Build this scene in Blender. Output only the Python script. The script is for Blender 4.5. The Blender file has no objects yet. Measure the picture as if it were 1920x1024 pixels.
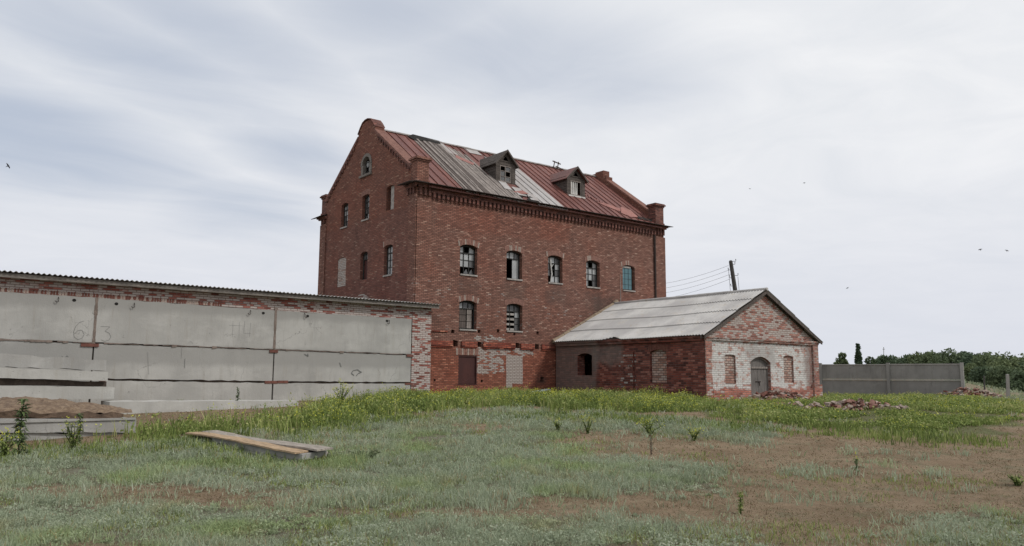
import bpy, math, random
import numpy as np
from mathutils import Vector, Matrix, noise as mnoise
random.seed(7); rng = np.random.default_rng(11)
SC = bpy.context.scene; COL = SC.collection
R = math.radians

# ------------------------------------------------------------------ camera
F = 1482.82
FWD = Vector((0.60926561, 0.78217636, 0.13036701)); RT = Vector((0.78841365, -0.61511661, 0.00595515)); UP = Vector((-0.08484889, -0.09915487, 0.99144792))
CAM = Vector((-17.39290474, -29.11726657, 1.604))
cd = bpy.data.cameras.new('camera'); cam = bpy.data.objects.new('camera', cd); COL.objects.link(cam)
m = Matrix((RT, UP, -FWD)).transposed().to_4x4(); m.translation = CAM; cam.matrix_world = m
cd.sensor_width = 36; cd.lens = F / 1920 * 36; cd.clip_end = 6000; cd.clip_start = .1
SC.camera = cam

# ------------------------------------------------------------------ node helper
class NT:
    def __init__(s, tree): s.t = tree; s.n = tree.nodes; s.l = tree.links
    def set(s, sock, val):
        if hasattr(val, 'is_output') or isinstance(val, bpy.types.NodeSocket): s.l.new(val, sock)
        elif isinstance(val, (tuple, list)):
            v = list(val)
            if sock.type == 'RGBA' and len(v) == 3: v = v + [1]
            sock.default_value = v
        else: sock.default_value = val
    def node(s, typ, ins=None, **kw):
        n = s.n.new(typ)
        for k, v in kw.items(): setattr(n, k, v)
        for k, v in (ins or {}).items(): s.set(n.inputs[k], v)
        return n
    def math(s, op, a, b=0.0, c=0.0, clamp=False):
        n = s.node('ShaderNodeMath', {0: a, 1: b, 2: c}, operation=op); n.use_clamp = clamp; return n.outputs[0]
    def vmath(s, op, a, b=(0, 0, 0), scale=None):
        n = s.node('ShaderNodeVectorMath', {0: a, 1: b}, operation=op)
        if scale is not None: s.set(n.inputs['Scale'], scale)
        return n.outputs['Value'] if op in ('DOT_PRODUCT', 'LENGTH', 'DISTANCE') else n.outputs[0]
    def mix(s, f, a, b, mode='MIX'):
        n = s.node('ShaderNodeMix', data_type='RGBA', blend_type=mode); s.set(n.inputs[0], f); s.set(n.inputs[6], a); s.set(n.inputs[7], b); return n.outputs[2]
    def noise(s, vec, scale=1., detail=4., rough=.55, dist=0., out='Fac'):
        n = s.node('ShaderNodeTexNoise', {'Vector': vec, 'Scale': scale, 'Detail': detail, 'Roughness': rough, 'Distortion': dist}); return n.outputs[out]
    def ramp(s, f, stops, interp='LINEAR'):
        n = s.node('ShaderNodeValToRGB', {0: f}); cr = n.color_ramp; cr.interpolation = interp
        while len(cr.elements) > 1: cr.elements.remove(cr.elements[-1])
        for i, (p, c) in enumerate(stops):
            e = cr.elements[0] if i == 0 else cr.elements.new(p)
            e.position = p
            if not isinstance(c, (tuple, list)): c = (c, c, c)
            e.color = (*c, 1)
        return n.outputs[0]
    def sstep(s, v, a, b):
        n = s.node('ShaderNodeMapRange', {0: v, 1: a, 2: b, 3: 0., 4: 1.}, interpolation_type='SMOOTHSTEP'); return n.outputs[0]

# ------------------------------------------------------------------ world
SUNV = Vector((.42, -.62, .72)).normalized()
w = bpy.data.worlds.new('World'); SC.world = w; w.use_nodes = True
T = NT(w.node_tree); T.n.clear()
sky = T.node('ShaderNodeTexSky', sky_type='NISHITA'); sky.sun_disc = False
sky.sun_elevation = math.asin(SUNV.z); sky.sun_rotation = math.atan2(SUNV.x, SUNV.y); sky.air_density = 1.0; sky.dust_density = 2.0
tc = T.node('ShaderNodeTexCoord').outputs['Generated']
nd = T.vmath('NORMALIZE', tc)
sep = T.node('ShaderNodeSeparateXYZ', {0: nd})
zz = T.math('MAXIMUM', T.math('ADD', sep.outputs[2], .10), .04)
pl = T.node('ShaderNodeCombineXYZ', {0: T.math('DIVIDE', sep.outputs[0], zz), 1: T.math('DIVIDE', sep.outputs[1], zz), 2: 0.}).outputs[0]
warp = T.vmath('SCALE', T.vmath('SUBTRACT', T.noise(pl, .5, 3, .5, out='Color'), (.5, .5, .5)), scale=1.3)
plw = T.vmath('ADD', pl, warp)
mp = T.node('ShaderNodeMapping', {'Vector': plw, 'Rotation': (0, 0, R(38)), 'Scale': (.35, 1.5, 1)}).outputs[0]
streak = T.noise(mp, 1.1, 7, .55, .25)
big = T.noise(plw, .55, 5, .5)
fine = T.noise(T.vmath('MULTIPLY', plw, (1.0, 1.0, 1)), 2.6, 7, .6, .5)
def dirblob(px, py, wd, k):
    d = (FWD * F + RT * (px - 960) + UP * (512 - py)).normalized()
    # an elongated spot round a sky direction
    e = T.vmath('SUBTRACT', nd, tuple(d))
    a = T.vmath('DOT_PRODUCT', e, tuple(RT)); b = T.vmath('DOT_PRODUCT', e, tuple(UP))
    tl = T.math('ADD', b, T.math('MULTIPLY', a, k))
    q = T.math('ADD', T.math('POWER', T.math('DIVIDE', a, wd), 2), T.math('POWER', T.math('DIVIDE', tl, wd * .33), 2))
    return T.math('EXPONENT', T.math('MULTIPLY', q, -1.0))
blue = None
for args in ((1000, 95, .26, .05), (560, 300, .12, .2), (170, 60, .22, .35), (60, 250, .22, .25), (330, 20, .2, .3), (450, 390, .13, .1), (760, 20, .2, 0.)):
    b_ = dirblob(*args); blue = b_ if blue is None else T.math('MAXIMUM', blue, b_)
azr = T.math('MULTIPLY', T.vmath('DOT_PRODUCT', nd, tuple(RT)), 1.0)
# blue gaps: where the thin veil is thinnest
gap = T.math('ADD', T.math('ADD', T.math('MULTIPLY', T.math('SUBTRACT', streak, .5), 1.15), T.math('MULTIPLY', T.math('SUBTRACT', big, .5), 1.2)),
             T.math('SUBTRACT', T.math('MULTIPLY', blue, .62), T.math('MULTIPLY', azr, .30)))
gapf = T.math('MULTIPLY', T.sstep(gap, .05, 1.0), .8)
cl = T.ramp(T.math('ADD', T.math('MULTIPLY', fine, .5), T.math('MULTIPLY', streak, .5)), [(.30, (7.4, 7.7, 8.15)), (.5, (8.35, 8.5, 8.8)), (.68, (9.2, 9.25, 9.4))])
lowf = T.math('MULTIPLY', T.sstep(sep.outputs[2], .34, .0), .85)
cl = T.mix(lowf, cl, (7.0, 7.25, 8.0))
nsky = T.mix(.75, sky.outputs[0], (4.6, 5.25, 6.5))
skc = T.mix(gapf, cl, nsky)
gcut = T.sstep(sep.outputs[2], -.05, -.01)
skc = T.mix(gcut, (1.4, 1.3, 1.1), skc)
bg = T.node('ShaderNodeBackground', {'Color': skc, 'Strength': .10})
T.l.new(bg.outputs[0], T.node('ShaderNodeOutputWorld').inputs[0])
sd = bpy.data.lights.new('sun', 'SUN'); so = bpy.data.objects.new('sun', sd); COL.objects.link(so)
sd.energy = 1.9; sd.angle = R(8); sd.color = (1, .965, .91)
so.rotation_euler = SUNV.to_track_quat('Z', 'Y').to_euler(); so.location = (0, -20, 40)
SC.view_settings.view_transform = 'Standard'; SC.view_settings.look = 'None'; SC.view_settings.exposure = 0.0; SC.view_settings.gamma = 1
try: SC.view_settings.use_curve_mapping = False
except Exception: pass

# ------------------------------------------------------------------ picking points in the place
def ray(x, y): return FWD * F + RT * (x - 960) + UP * (512 - y)
def gz(x, y):
    D = (x - CAM.x) * FWD.x + (y - CAM.y) * FWD.y
    t = np.clip((D - 10) / 20, 0, 1); h = t * t * (3 - 2 * t) * .68
    # plateau falls a little past the outbuilding, then a bank, then the low river plain
    a = np.clip((D - 34) / 16, 0, 1); h = h - .22 * a
    S = (x - CAM.x) * .786 - (y - CAM.y) * .618        # sideways from the line of sight
    k1 = np.clip((D - 56) / 14, 0, 1); k1 = k1 * k1 * (3 - 2 * k1)
    k2 = np.clip((S - 35) / 13, 0, 1); k2 = k2 * k2 * (3 - 2 * k2)
    h = h + k1 * (1.6 - 3.6 * k2)
    k3 = np.clip((D - 78) / 40, 0, 1); h = h - 3.0 * k3 * k3 * (3 - 2 * k3)
    return h
def G(px, py):
    d = ray(px, py); t = .0002
    for i in range(4000):
        t *= 1.004
        p = CAM + d * t
        if p.z < float(gz(p.x, p.y)): break
    return Vector((p.x, p.y, float(gz(p.x, p.y))))
def onY(px, py, Y):
    d = ray(px, py); t = (Y - CAM.y) / d.y; p = CAM + d * t; return p
def atD(px, py, D): return CAM + ray(px, py) * (D / F)

# ------------------------------------------------------------------ mesh helpers
ORG = {}
def tag(o, label=None, cat=None, group=None, kind=None):
    if label: o['label'] = label
    if cat: o['category'] = cat
    if group: o['group'] = group
    if kind: o['kind'] = kind
    return o
def thing(name, loc, label, cat, group=None):
    o = bpy.data.objects.new(name, None); COL.objects.link(o); o.location = loc; o.empty_display_size = .3
    ORG[o] = Vector(loc); return tag(o, label, cat, group)
def finish(name, verts, faces, mats, parent=None, mi=None, smooth=False, origin=None, uv=True):
    me = bpy.data.meshes.new(name)
    og = ORG[parent] if parent is not None else (Vector(origin) if origin is not None else Vector((0, 0, 0)))
    me.from_pydata([(v[0] - og.x, v[1] - og.y, v[2] - og.z) for v in verts], [], faces)
    if not isinstance(mats, (list, tuple)): mats = [mats]
    for m_ in mats: me.materials.append(m_)
    if mi: me.polygons.foreach_set('material_index', mi)
    if smooth: me.polygons.foreach_set('use_smooth', [True] * len(me.polygons))
    if uv: boxuv(me, og)
    o = bpy.data.objects.new(name, me); COL.objects.link(o)
    if parent is not None: o.parent = parent; ORG[o] = og
    else: o.location = og; ORG[o] = og
    return o
def boxuv(me, og):
    uvl = me.uv_layers.new(name='UVMap')
    for p in me.polygons:
        n = p.normal; ax, ay, az = abs(n.x), abs(n.y), abs(n.z)
        for li in p.loop_indices:
            c = me.vertices[me.loops[li].vertex_index].co + og
            if az > .9 * max(ax, ay) and az > .6: uvl.data[li].uv = (c.x, c.y)
            elif ax > ay: uvl.data[li].uv = (c.y, c.z)
            else: uvl.data[li].uv = (c.x, c.z)
class MB:
    def __init__(s): s.v = []; s.f = []; s.mi = []
    def hexa(s, p, m=0):
        b = len(s.v); s.v += [tuple(q) for q in p]
        for q in ((0, 3, 2, 1), (4, 5, 6, 7), (0, 1, 5, 4), (1, 2, 6, 5), (2, 3, 7, 6), (3, 0, 4, 7)):
            s.f.append(tuple(b + i for i in q)); s.mi.append(m)
        return s
    def box(s, x0, x1, y0, y1, z0, z1, m=0):
        return s.hexa([(x0, y0, z0), (x1, y0, z0), (x1, y1, z0), (x0, y1, z0), (x0, y0, z1), (x1, y0, z1), (x1, y1, z1), (x0, y1, z1)], m)
    def obox(s, c, sx, sy, sz, mat3, m=0):
        c = Vector(c); P = []
        for z in (-1, 1):
            for x, y in ((-1, -1), (1, -1), (1, 1), (-1, 1)): P.append(c + mat3 @ Vector((x * sx / 2, y * sy / 2, z * sz / 2)))
        return s.hexa(P, m)
    def face(s, pts, m=0):
        b = len(s.v); s.v += [tuple(q) for q in pts]; s.f.append(tuple(range(b, b + len(pts)))); s.mi.append(m); return s
    def prism(s, pts, d, m=0):        # polygon extruded along vector d
        b = len(s.v); n = len(pts); d = Vector(d)
        s.v += [tuple(q) for q in pts] + [tuple(Vector(q) + d) for q in pts]
        s.f.append(tuple(range(b, b + n))[::-1]); s.f.append(tuple(range(b + n, b + 2 * n))); s.mi += [m, m]
        for i in range(n):
            j = (i + 1) % n; s.f.append((b + i, b + j, b + n + j, b + n + i)); s.mi.append(m)
        return s
    def tube(s, pts, rad, n=8, m=0):
        pts = [Vector(q) for q in pts]
        if not isinstance(rad, (list, tuple)): rad = [rad] * len(pts)
        rings = []
        for i, q in enumerate(pts):
            d = (pts[min(i + 1, len(pts) - 1)] - pts[max(i - 1, 0)]).normalized()
            a = d.orthogonal().normalized(); a = Vector((0, 0, 1)).cross(d) if abs(d.z) < .95 else Vector((1, 0, 0)).cross(d)
            a.normalize(); b_ = d.cross(a)
            base = len(s.v)
            for k in range(n):
                an = 2 * math.pi * k / n; s.v.append(tuple(q + (a * math.cos(an) + b_ * math.sin(an)) * rad[i]))
            rings.append(base)
        for i in range(len(rings) - 1):
            for k in range(n):
                k2 = (k + 1) % n; s.f.append((rings[i] + k, rings[i] + k2, rings[i + 1] + k2, rings[i + 1] + k)); s.mi.append(m)
        s.f.append(tuple(rings[0] + k for k in range(n))[::-1]); s.f.append(tuple(rings[-1] + k for k in range(n))); s.mi += [m, m]
        return s
    def build(s, name, mats, parent=None, **kw): return finish(name, s.v, s.f, mats, parent, s.mi, **kw)
    def build_each(s, name, mats, parent=None, tol=.012, **kw):
        """pieces that do not touch become parts of their own"""
        n = len(s.v); pr = list(range(n))
        def fd_(i):
            while pr[i] != i: pr[i] = pr[pr[i]]; i = pr[i]
            return i
        for f in s.f:
            for i in f[1:]: pr[fd_(i)] = fd_(f[0])
        comp = {}
        for i in range(n): comp.setdefault(fd_(i), []).append(i)
        bbs = [(k, [min(s.v[i][a] for i in c) - tol for a in range(3)], [max(s.v[i][a] for i in c) + tol for a in range(3)]) for k, c in comp.items()]
        for i in range(len(bbs)):
            for j in range(i):
                if all(bbs[i][1][a] <= bbs[j][2][a] and bbs[j][1][a] <= bbs[i][2][a] for a in range(3)): pr[fd_(bbs[i][0])] = fd_(bbs[j][0])
        gr = {}
        for f, m_ in zip(s.f, s.mi): gr.setdefault(fd_(f[0]), []).append((f, m_))
        out = []
        for fs in gr.values():
            used = sorted({i for f, _ in fs for i in f}); ix = {k: q for q, k in enumerate(used)}
            out.append(finish(name, [s.v[i] for i in used], [tuple(ix[i] for i in f) for f, _ in fs], mats, parent, [m_ for _, m_ in fs], **kw))
        return out
def arch(u0, u1, z0, zs, rise, n=8):
    """opening with a segmental head: corner, corner, then the arc (springing at zs)"""
    P = [(u0, z0), (u1, z0)]
    for i in range(n + 1):
        t = i / n; u = u1 + (u0 - u1) * t; P.append((u, zs + rise * (1 - (2 * t - 1) ** 2)))
    return P
def slab_wall(name, outline, holes, place, th, mats, parent):
    """a wall of thickness th with real openings; place(u, z, d) -> world"""
    cu = bpy.data.curves.new('tmp', 'CURVE'); cu.dimensions = '2D'; cu.fill_mode = 'BOTH'; cu.extrude = th / 2
    for poly in [outline] + holes:
        sp = cu.splines.new('POLY'); sp.points.add(len(poly) - 1); sp.use_cyclic_u = True
        for i, (a, b) in enumerate(poly): sp.points[i].co = (a, b, 0, 1)
    ob = bpy.data.objects.new('tmp', cu); COL.objects.link(ob)
    me = bpy.data.meshes.new_from_object(ob)
    vs = [place(v.co.x, v.co.y, v.co.z + th / 2) for v in me.vertices]; fs = [tuple(p.vertices) for p in me.polygons]
    bpy.data.objects.remove(ob); bpy.data.curves.remove(cu); bpy.data.meshes.remove(me)
    o = finish(name, vs, fs, mats, parent, uv=False)
    import bmesh
    bm = bmesh.new(); bm.from_mesh(o.data); bmesh.ops.remove_doubles(bm, verts=bm.verts, dist=1e-5); bmesh.ops.recalc_face_normals(bm, faces=bm.faces); bm.to_mesh(o.data); bm.free()
    boxuv(o.data, ORG[parent]); return o

# ------------------------------------------------------------------ materials
def mat(name):
    mt = bpy.data.materials.new(name); mt.use_nodes = True; t = NT(mt.node_tree); t.n.clear()
    p = t.node('ShaderNodeBsdfPrincipled'); o = t.node('ShaderNodeOutputMaterial'); t.l.new(p.outputs[0], o.inputs[0])
    t.set(p.inputs['Roughness'], .9); t.set(p.inputs['Specular IOR Level'], .25)
    return mt, t, p
def uvn(t): return t.node('ShaderNodeUVMap', uv_map='UVMap').outputs[0]
def objc(t): return t.node('ShaderNodeNewGeometry').outputs['Position']
def bump(t, p, h, strength=.5, dist=.02):
    t.l.new(t.node('ShaderNodeBump', {'Height': h, 'Strength': strength, 'Distance': dist}).outputs[0], p.inputs['Normal'])
def boxmask(t, u, v, b, soft, wu, wv):
    """1 inside the box b=(u0,u1,v0,v1), edge broken up by the noise offsets wu, wv"""
    uu = t.math('ADD', u, wu); vv = t.math('ADD', v, wv)
    r_ = t.math('MULTIPLY', t.sstep(uu, b[0] - soft, b[0] + soft), t.sstep(uu, b[1] + soft, b[1] - soft))
    q = t.math('MULTIPLY', t.sstep(vv, b[2] - soft, b[2] + soft), t.sstep(vv, b[3] + soft, b[3] - soft))
    return t.math('MULTIPLY', r_, q)
def brick(name, pal, mortar, white=.03, whites=(), dirts=(), reds=(), plaster=(), whitecol=(.52, .48, .44), rows=.075, wl=.26, mort=.013, bumps=.6, grime=.5, runs=.0):
    grime = min(1., grime * 1.15)
    mt, t, p = mat(name)
    uv = uvn(t); g = t.node('ShaderNodeSeparateXYZ', {0: uv}); u, v = g.outputs[0], g.outputs[1]
    wob = t.vmath('SCALE', t.vmath('SUBTRACT', t.noise(uv, 1.1, 3, .5, out='Color'), (.5, .5, .5)), scale=.022)
    wob2 = t.vmath('SCALE', t.vmath('SUBTRACT', t.noise(uv, 14, 2, .5, out='Color'), (.5, .5, .5)), scale=.007)
    uvw = t.vmath('ADD', t.vmath('ADD', uv, wob), wob2)
    bt = t.node('ShaderNodeTexBrick', {'Vector': uvw, 'Color1': (0, 0, 0), 'Color2': (1, 1, 1), 'Mortar': (.5, .5, .5), 'Scale': 1., 'Mortar Size': mort, 'Mortar Smooth': .4, 'Bias': 0., 'Brick Width': wl, 'Row Height': rows})
    bt.offset = .5
    rnd = bt.outputs['Color']; fac = bt.outputs['Fac']
    col = t.ramp(rnd, pal)
    big = t.noise(uv, .45, 5, .6); med = t.noise(uv, 2.2, 5, .6)
    nu = t.math('MULTIPLY', t.math('SUBTRACT', t.noise(uv, 1.6, 5, .6), .5), .9); nv = t.math('MULTIPLY', t.math('SUBTRACT', t.noise(t.vmath('ADD', uv, (7.3, 2.1, 0)), 1.6, 5, .6), .5), .9)
    # redder and browner areas of wall
    col = t.mix(t.sstep(big, .4, .68), col, t.mix(1., col, (1.08, .90, .84), 'MULTIPLY'))
    col = t.mix(t.sstep(med, .52, .72), col, t.mix(1., col, (.86, .87, .89), 'MULTIPLY'))
    for b, k, c in reds:
        mk = boxmask(t, u, v, b, .12, nu, nv); col = t.mix(t.math('MULTIPLY', mk, k), col, t.mix(1., col, c, 'MULTIPLY'))
    mcol = t.mix(t.sstep(t.noise(uv, 6, 3, .5), .35, .7), mortar, tuple(c * .6 for c in mortar))
    col = t.mix(t.math('MULTIPLY', fac, .85), col, mcol)
    # bricks whitened by lime or salts: a share of single bricks, more in the listed areas
    thr = t.math('ADD', white, t.math('MULTIPLY', t.math('SUBTRACT', med, .5), white * 1.2))
    for b, k in whites:
        cr_ = k >= 1.0; thr = t.math('MAXIMUM', thr, t.math('MULTIPLY', boxmask(t, u, v, b, .02 if cr_ else .10, t.math('MULTIPLY', nu, .12 if cr_ else 1.), t.math('MULTIPLY', nv, .12 if cr_ else 1.)), k))
    r2 = t.node('ShaderNodeTexWhiteNoise', {'Vector': t.vmath('SNAP', rnd, (.0005, .0005, .0005))}, noise_dimensions='3D').outputs['Value']
    r2 = t.math('ADD', t.math('MULTIPLY', r2, .8), t.math('MULTIPLY', t.noise(uv, 9, 4, .6), .25))
    wf = t.math('MULTIPLY', t.sstep(t.math('SUBTRACT', thr, r2), -.06, .08), t.math('SUBTRACT', 1.0, t.math('MULTIPLY', fac, .8)))
    wcol = t.mix(t.noise(uv, 11, 3, .6), tuple(c * .62 for c in whitecol), whitecol)
    col = t.mix(t.math('MULTIPLY', wf, .9), col, wcol)
    for b, k, c in plaster:   # paint or plaster over the brick
        mk = boxmask(t, u, v, b, .06, nu, nv)
        pn = t.sstep(t.math('ADD', t.noise(uv, 2.6, 6, .65), t.math('MULTIPLY', t.math('SUBTRACT', rnd, .5), .2)), .645, .50)
        mk = t.math('MULTIPLY', mk, t.math('MULTIPLY', pn, k))
        pc = t.mix(t.noise(uv, 5, 5, .6), tuple(x * .72 for x in c), c)
        pc = t.mix(t.math('MULTIPLY', fac, .75), pc, tuple(x * .45 for x in c))
        col = t.mix(mk, col, pc)
    for b, k, c in dirts:
        mk = boxmask(t, u, v, b, .2, nu, nv); col = t.mix(t.math('MULTIPLY', mk, k), col, t.mix(t.noise(uv, 4, 4, .6), tuple(x * .6 for x in c), c))
    vs = t.sstep(t.noise(t.vmath('MULTIPLY', uv, (2.2, .22, 1)), 1.4, 6, .7), .52, .72)
    col = t.mix(t.math('MULTIPLY', vs, grime * .55), col, t.mix(1., col, (.62, .60, .62), 'MULTIPLY'))
    soot = t.sstep(t.noise(t.vmath('MULTIPLY', uv, (1, .6, 1)), 1.3, 7, .7), .5, .78)
    col = t.mix(t.math('MULTIPLY', soot, grime), col, t.mix(1., col, (.55, .55, .58), 'MULTIPLY'))
    t.set(p.inputs['Base Color'], col); t.set(p.inputs['Roughness'], .93)
    h = t.math('ADD', t.math('MULTIPLY', fac, -1.), t.math('MULTIPLY', t.noise(uv, 30, 4, .6), .6))
    bump(t, p, t.math('ADD', h, t.math('MULTIPLY', rnd, .5)), bumps, .012)
    return mt
def plain(name, c, var=.3, scale=3., rough=.85, bumpd=.0, c2=None, bs=20, spec=.25, metal=0., stretch=(1, 1, 1)):
    mt, t, p = mat(name); pos = t.vmath('MULTIPLY', objc(t), stretch)
    n = t.noise(pos, scale, 7, .65)
    c2 = c2 or tuple(x * (1 - var) for x in c)
    col = t.mix(t.sstep(n, .35, .65), c2, c)
    col = t.mix(t.math('MULTIPLY', t.noise(pos, scale * 9, 4, .6), .5), col, tuple(x * (1 - var) for x in c))
    t.set(p.inputs['Base Color'], col); t.set(p.inputs['Roughness'], rough); t.set(p.inputs['Specular IOR Level'], spec); t.set(p.inputs['Metallic'], metal)
    if bumpd: bump(t, p, t.noise(pos, bs, 6, .65), .6, bumpd)
    return mt
PAL = [(0., (.150, .074, .056)), (.3, (.200, .099, .074)), (.6, (.235, .118, .089)), (.85, (.270, .140, .107)), (.97, (.33, .20, .155)), (1., (.42, .28, .22))]
PAL2 = [(0., (.10, .036, .03)), (.4, (.23, .065, .048)), (.8, (.34, .11, .078)), (1., (.45, .22, .16))]
MO = (.075, .05, .042)
M = {}
M['brick'] = brick('mill_brick', PAL, MO, white=-.02, wl=.21, rows=.07,
    whites=[((3.0, 6.2, 2.68, 2.95), .85), ((3.2, 4.8, 1.75, 2.9), .68), ((4.2, 4.9, 3.15, 3.45), .6), ((3.2, 4.6, 3.15, 3.45), .55), ((4.98, 5.95, 1.3, 2.62), 1.0), ((4.98, 5.35, 1.12, 1.4), 1.0), ((5.9, 6.7, 2.7, 3.0), .6), ((-1, 11., 3.5, 5.9), .13), ((-1, 17., 3.5, 5.3), .09)],
    reds=[((.6, 8.6, .7, 2.95), .85, (1.22, .82, .66)), ((1., 9., 8.2, 9.2), .35, (1.15, .8, .7))],
    dirts=[((6.7, 7.3, 1.35, 1.6), .8, (.07, .055, .05))] + [((a - .15, a + 1.1, zq - 1.0, zq - .1), .45, (.13, .085, .07)) for a, zq in ((2.33, 6.1), (4.96, 6.1), (7.52, 6.1), (10.08, 6.1))] + [((10.5, 12.5, 4.4, 5.6), .5, (.09, .07, .06))])
M['brick_side'] = brick('gable_brick', [(0., (.145, .068, .052)), (.5, (.19, .085, .064)), (.9, (.22, .105, .08)), (1., (.30, .19, .145))], (.11, .07, .058), white=.012, grime=.8, whites=[((4.2, 5.2, 5.15, 5.5), .55)],
    reds=[((-1., 11., 3., 6.2), .6, (.82, .72, .76)), ((-1., 11., 9., 15.), .5, (1.12, 1.0, .86))])
M['brick_ledge'] = brick('ledge_brick', PAL2, MO, white=.05, reds=[((-9, 30, 0, 30), 1., (1.02, .95, .85))])
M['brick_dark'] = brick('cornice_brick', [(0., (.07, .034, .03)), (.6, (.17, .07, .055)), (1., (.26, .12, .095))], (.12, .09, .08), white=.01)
M['brick_infill'] = brick('white_infill_brick', [(0., (.24, .17, .14)), (.5, (.36, .28, .24)), (1., (.45, .38, .34))], (.13, .09, .08), white=.75, mort=.014, rows=.085)
M['annex_side'] = brick('annex_side_brick', [(0., (.07, .03, .026)), (.35, (.145, .047, .036)), (.7, (.22, .075, .056)), (1., (.31, .14, .11))], (.12, .085, .075), white=.03, rows=.09, mort=.013, grime=.9,
    whites=[((-5.3, -4.3, .7, 2.8), .28)],
    dirts=[((-2.9, .4, .7, 3.4), .62, (.235, .19, .17)), ((-4.6, -2.6, 2.2, 3.1), .6, (.25, .215, .195)), ((-9.2, 0, .3, .95), .35, (.10, .06, .05))])
M['annex_end'] = brick('annex_end_brick', [(0., (.17, .075, .06)), (.5, (.33, .15, .12)), (1., (.46, .27, .22))], (.24, .19, .165), white=.30, mort=.014, rows=.085,
    plaster=[((8.32, 15.2, 1.2, 3.12), 1., (.68, .66, .63))], whites=[((8., 16., 3.3, 5.6), .62)], reds=[((7, 17, 0, 1.2), .7, (1.2, .8, .68))], grime=.35,
    dirts=[((10.6, 12.7, 2.2, 2.95), .55, (.36, .33, .31)), ((14.9, 15.6, 1.1, 3.1), .7, (.25, .17, .15))])
M['annex_infill'] = brick('infill_brick', [(0., (.24, .13, .10)), (.5, (.40, .25, .20)), (1., (.48, .35, .30))], (.12, .09, .08), white=.42, rows=.10, mort=.02, whitecol=(.5, .42, .37))
M['shed_brick'] = brick('shed_brick', [(0., (.13, .045, .036)), (.5, (.26, .085, .065)), (1., (.36, .15, .12))], (.17, .13, .115), white=.66, rows=.078, mort=.012, whitecol=(.58, .53, .49))
M['concrete'] = None
def concrete(name, c=(.36, .365, .355), streak=.5, band=None):
    mt, t, p = mat(name); pos = objc(t); uv = uvn(t)
    n1 = t.noise(pos, .7, 6, .6); n2 = t.noise(t.vmath('MULTIPLY', pos, (1, 1, .25)), 2.2, 6, .65); n3 = t.noise(pos, 22, 4, .7)
    col = t.mix(t.sstep(n1, .35, .68), tuple(x * .80 for x in c), c)
    col = t.mix(t.math('MULTIPLY', t.sstep(n2, .5, .75), streak), col, tuple(x * .68 for x in c))
    vs = t.noise(t.vmath('MULTIPLY', pos, (3.5, 3.5, .22)), 1.6, 6, .7); col = t.mix(t.math('MULTIPLY', t.sstep(vs, .52, .7), .5), col, tuple(x * f_ for x, f_ in zip(c, (.72, .69, .64))))
    rg = t.sstep(t.noise(t.vmath('ADD', pos, (3, 8, 1)), 1.1, 7, .75), .58, .66); col = t.mix(t.math('MULTIPLY', rg, .35), col, tuple(x * .8 for x in c))
    wn = t.noise(t.vmath('MULTIPLY', pos, (.6, .6, 1.3)), 1.7, 7, .7)
    col = t.mix(t.math('MULTIPLY', t.sstep(wn, .52, .7), .28), col, tuple(min(1, x * 1.22) for x in c))
    pit = t.sstep(t.noise(pos, 7, 5, .75), .66, .72); col = t.mix(t.math('MULTIPLY', pit, .6), col, tuple(x * .45 for x in c))
    cr = t.node('ShaderNodeTexVoronoi', {'Vector': t.vmath('ADD', pos, t.vmath('SCALE', t.noise(pos, 2, 4, .6, out='Color'), scale=.7)), 'Scale': .55}, feature='DISTANCE_TO_EDGE').outputs[0]
    ck = t.math('MULTIPLY', t.sstep(cr, .006, .001), t.sstep(n1, .5, .6)); col = t.mix(t.math('MULTIPLY', ck, .6), col, tuple(x * .35 for x in c))
    if band:   # darker strip with a ragged edge along the panel tops
        z = t.node('ShaderNodeSeparateXYZ', {0: pos}).outputs[2]; z = t.math('ADD', z, t.math('MULTIPLY', t.math('SUBTRACT', t.noise(pos, 1.2, 4, .6), .5), .35))
        for (a, b) in band: col = t.mix(t.math('MULTIPLY', t.math('MULTIPLY', t.sstep(z, a - .13, a + .13), t.sstep(z, b + .13, b - .13)), .75), col, tuple(x * .66 for x in c))
    t.set(p.inputs['Base Color'], col)
    bump(t, p, t.math('ADD', t.math('ADD', n3, t.math('MULTIPLY', pit, -2.)), t.math('MULTIPLY', n2, 2.)), .5, .012)
    return mt
M['concrete'] = concrete('panel_concrete', (.42, .41, .385), .8, band=[(3.72, 4.3), (1.95, 2.6)])
M['slab'] = concrete('slab_concrete', (.36, .35, .33), .7); M['slab_pale'] = concrete('slab_concrete_pale', (.47, .46, .43), .6)
M['fence'] = concrete('fence_concrete', (.26, .255, .24), 1.)
M['mortar_gap_shade'] = plain('joint_dirt_gap_shade', (.10, .075, .06), .5, 4, bumpd=.02)  # dark backing of the panel joints, also painted shade for the slab-stack gap
M['mortar_tan'] = plain('joint_mortar', (.24, .19, .16), .4, 5, bumpd=.03)
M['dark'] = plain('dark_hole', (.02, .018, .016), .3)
M['floor'] = plain('loft_floor', (.06, .05, .04), .3)
M['frame'] = plain('old_frame', (.045, .045, .043), .4, 6)
M['sill'] = plain('sill_plaster', (.42, .39, .36), .4, 6, bumpd=.01)
M['metal_dark'] = plain('eave_metal', (.06, .045, .04), .4, 3)
M['plank'] = None
def wood(name, c, stretch, light=1.25, gap=.0):
    mt, t, p = mat(name); pos = t.vmath('MULTIPLY', objc(t), stretch)
    n = t.noise(pos, 6, 6, .7); n2 = t.noise(objc(t), 1.6, 5, .6)
    col = t.mix(t.sstep(n, .3, .7), tuple(x * .5 for x in c), tuple(min(1, x * light) for x in c))
    col = t.mix(t.math('MULTIPLY', t.sstep(n2, .45, .7), .45), col, tuple(x * .6 for x in c))
    t.set(p.inputs['Base Color'], col); bump(t, p, n, .6, .01); return mt
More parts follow.
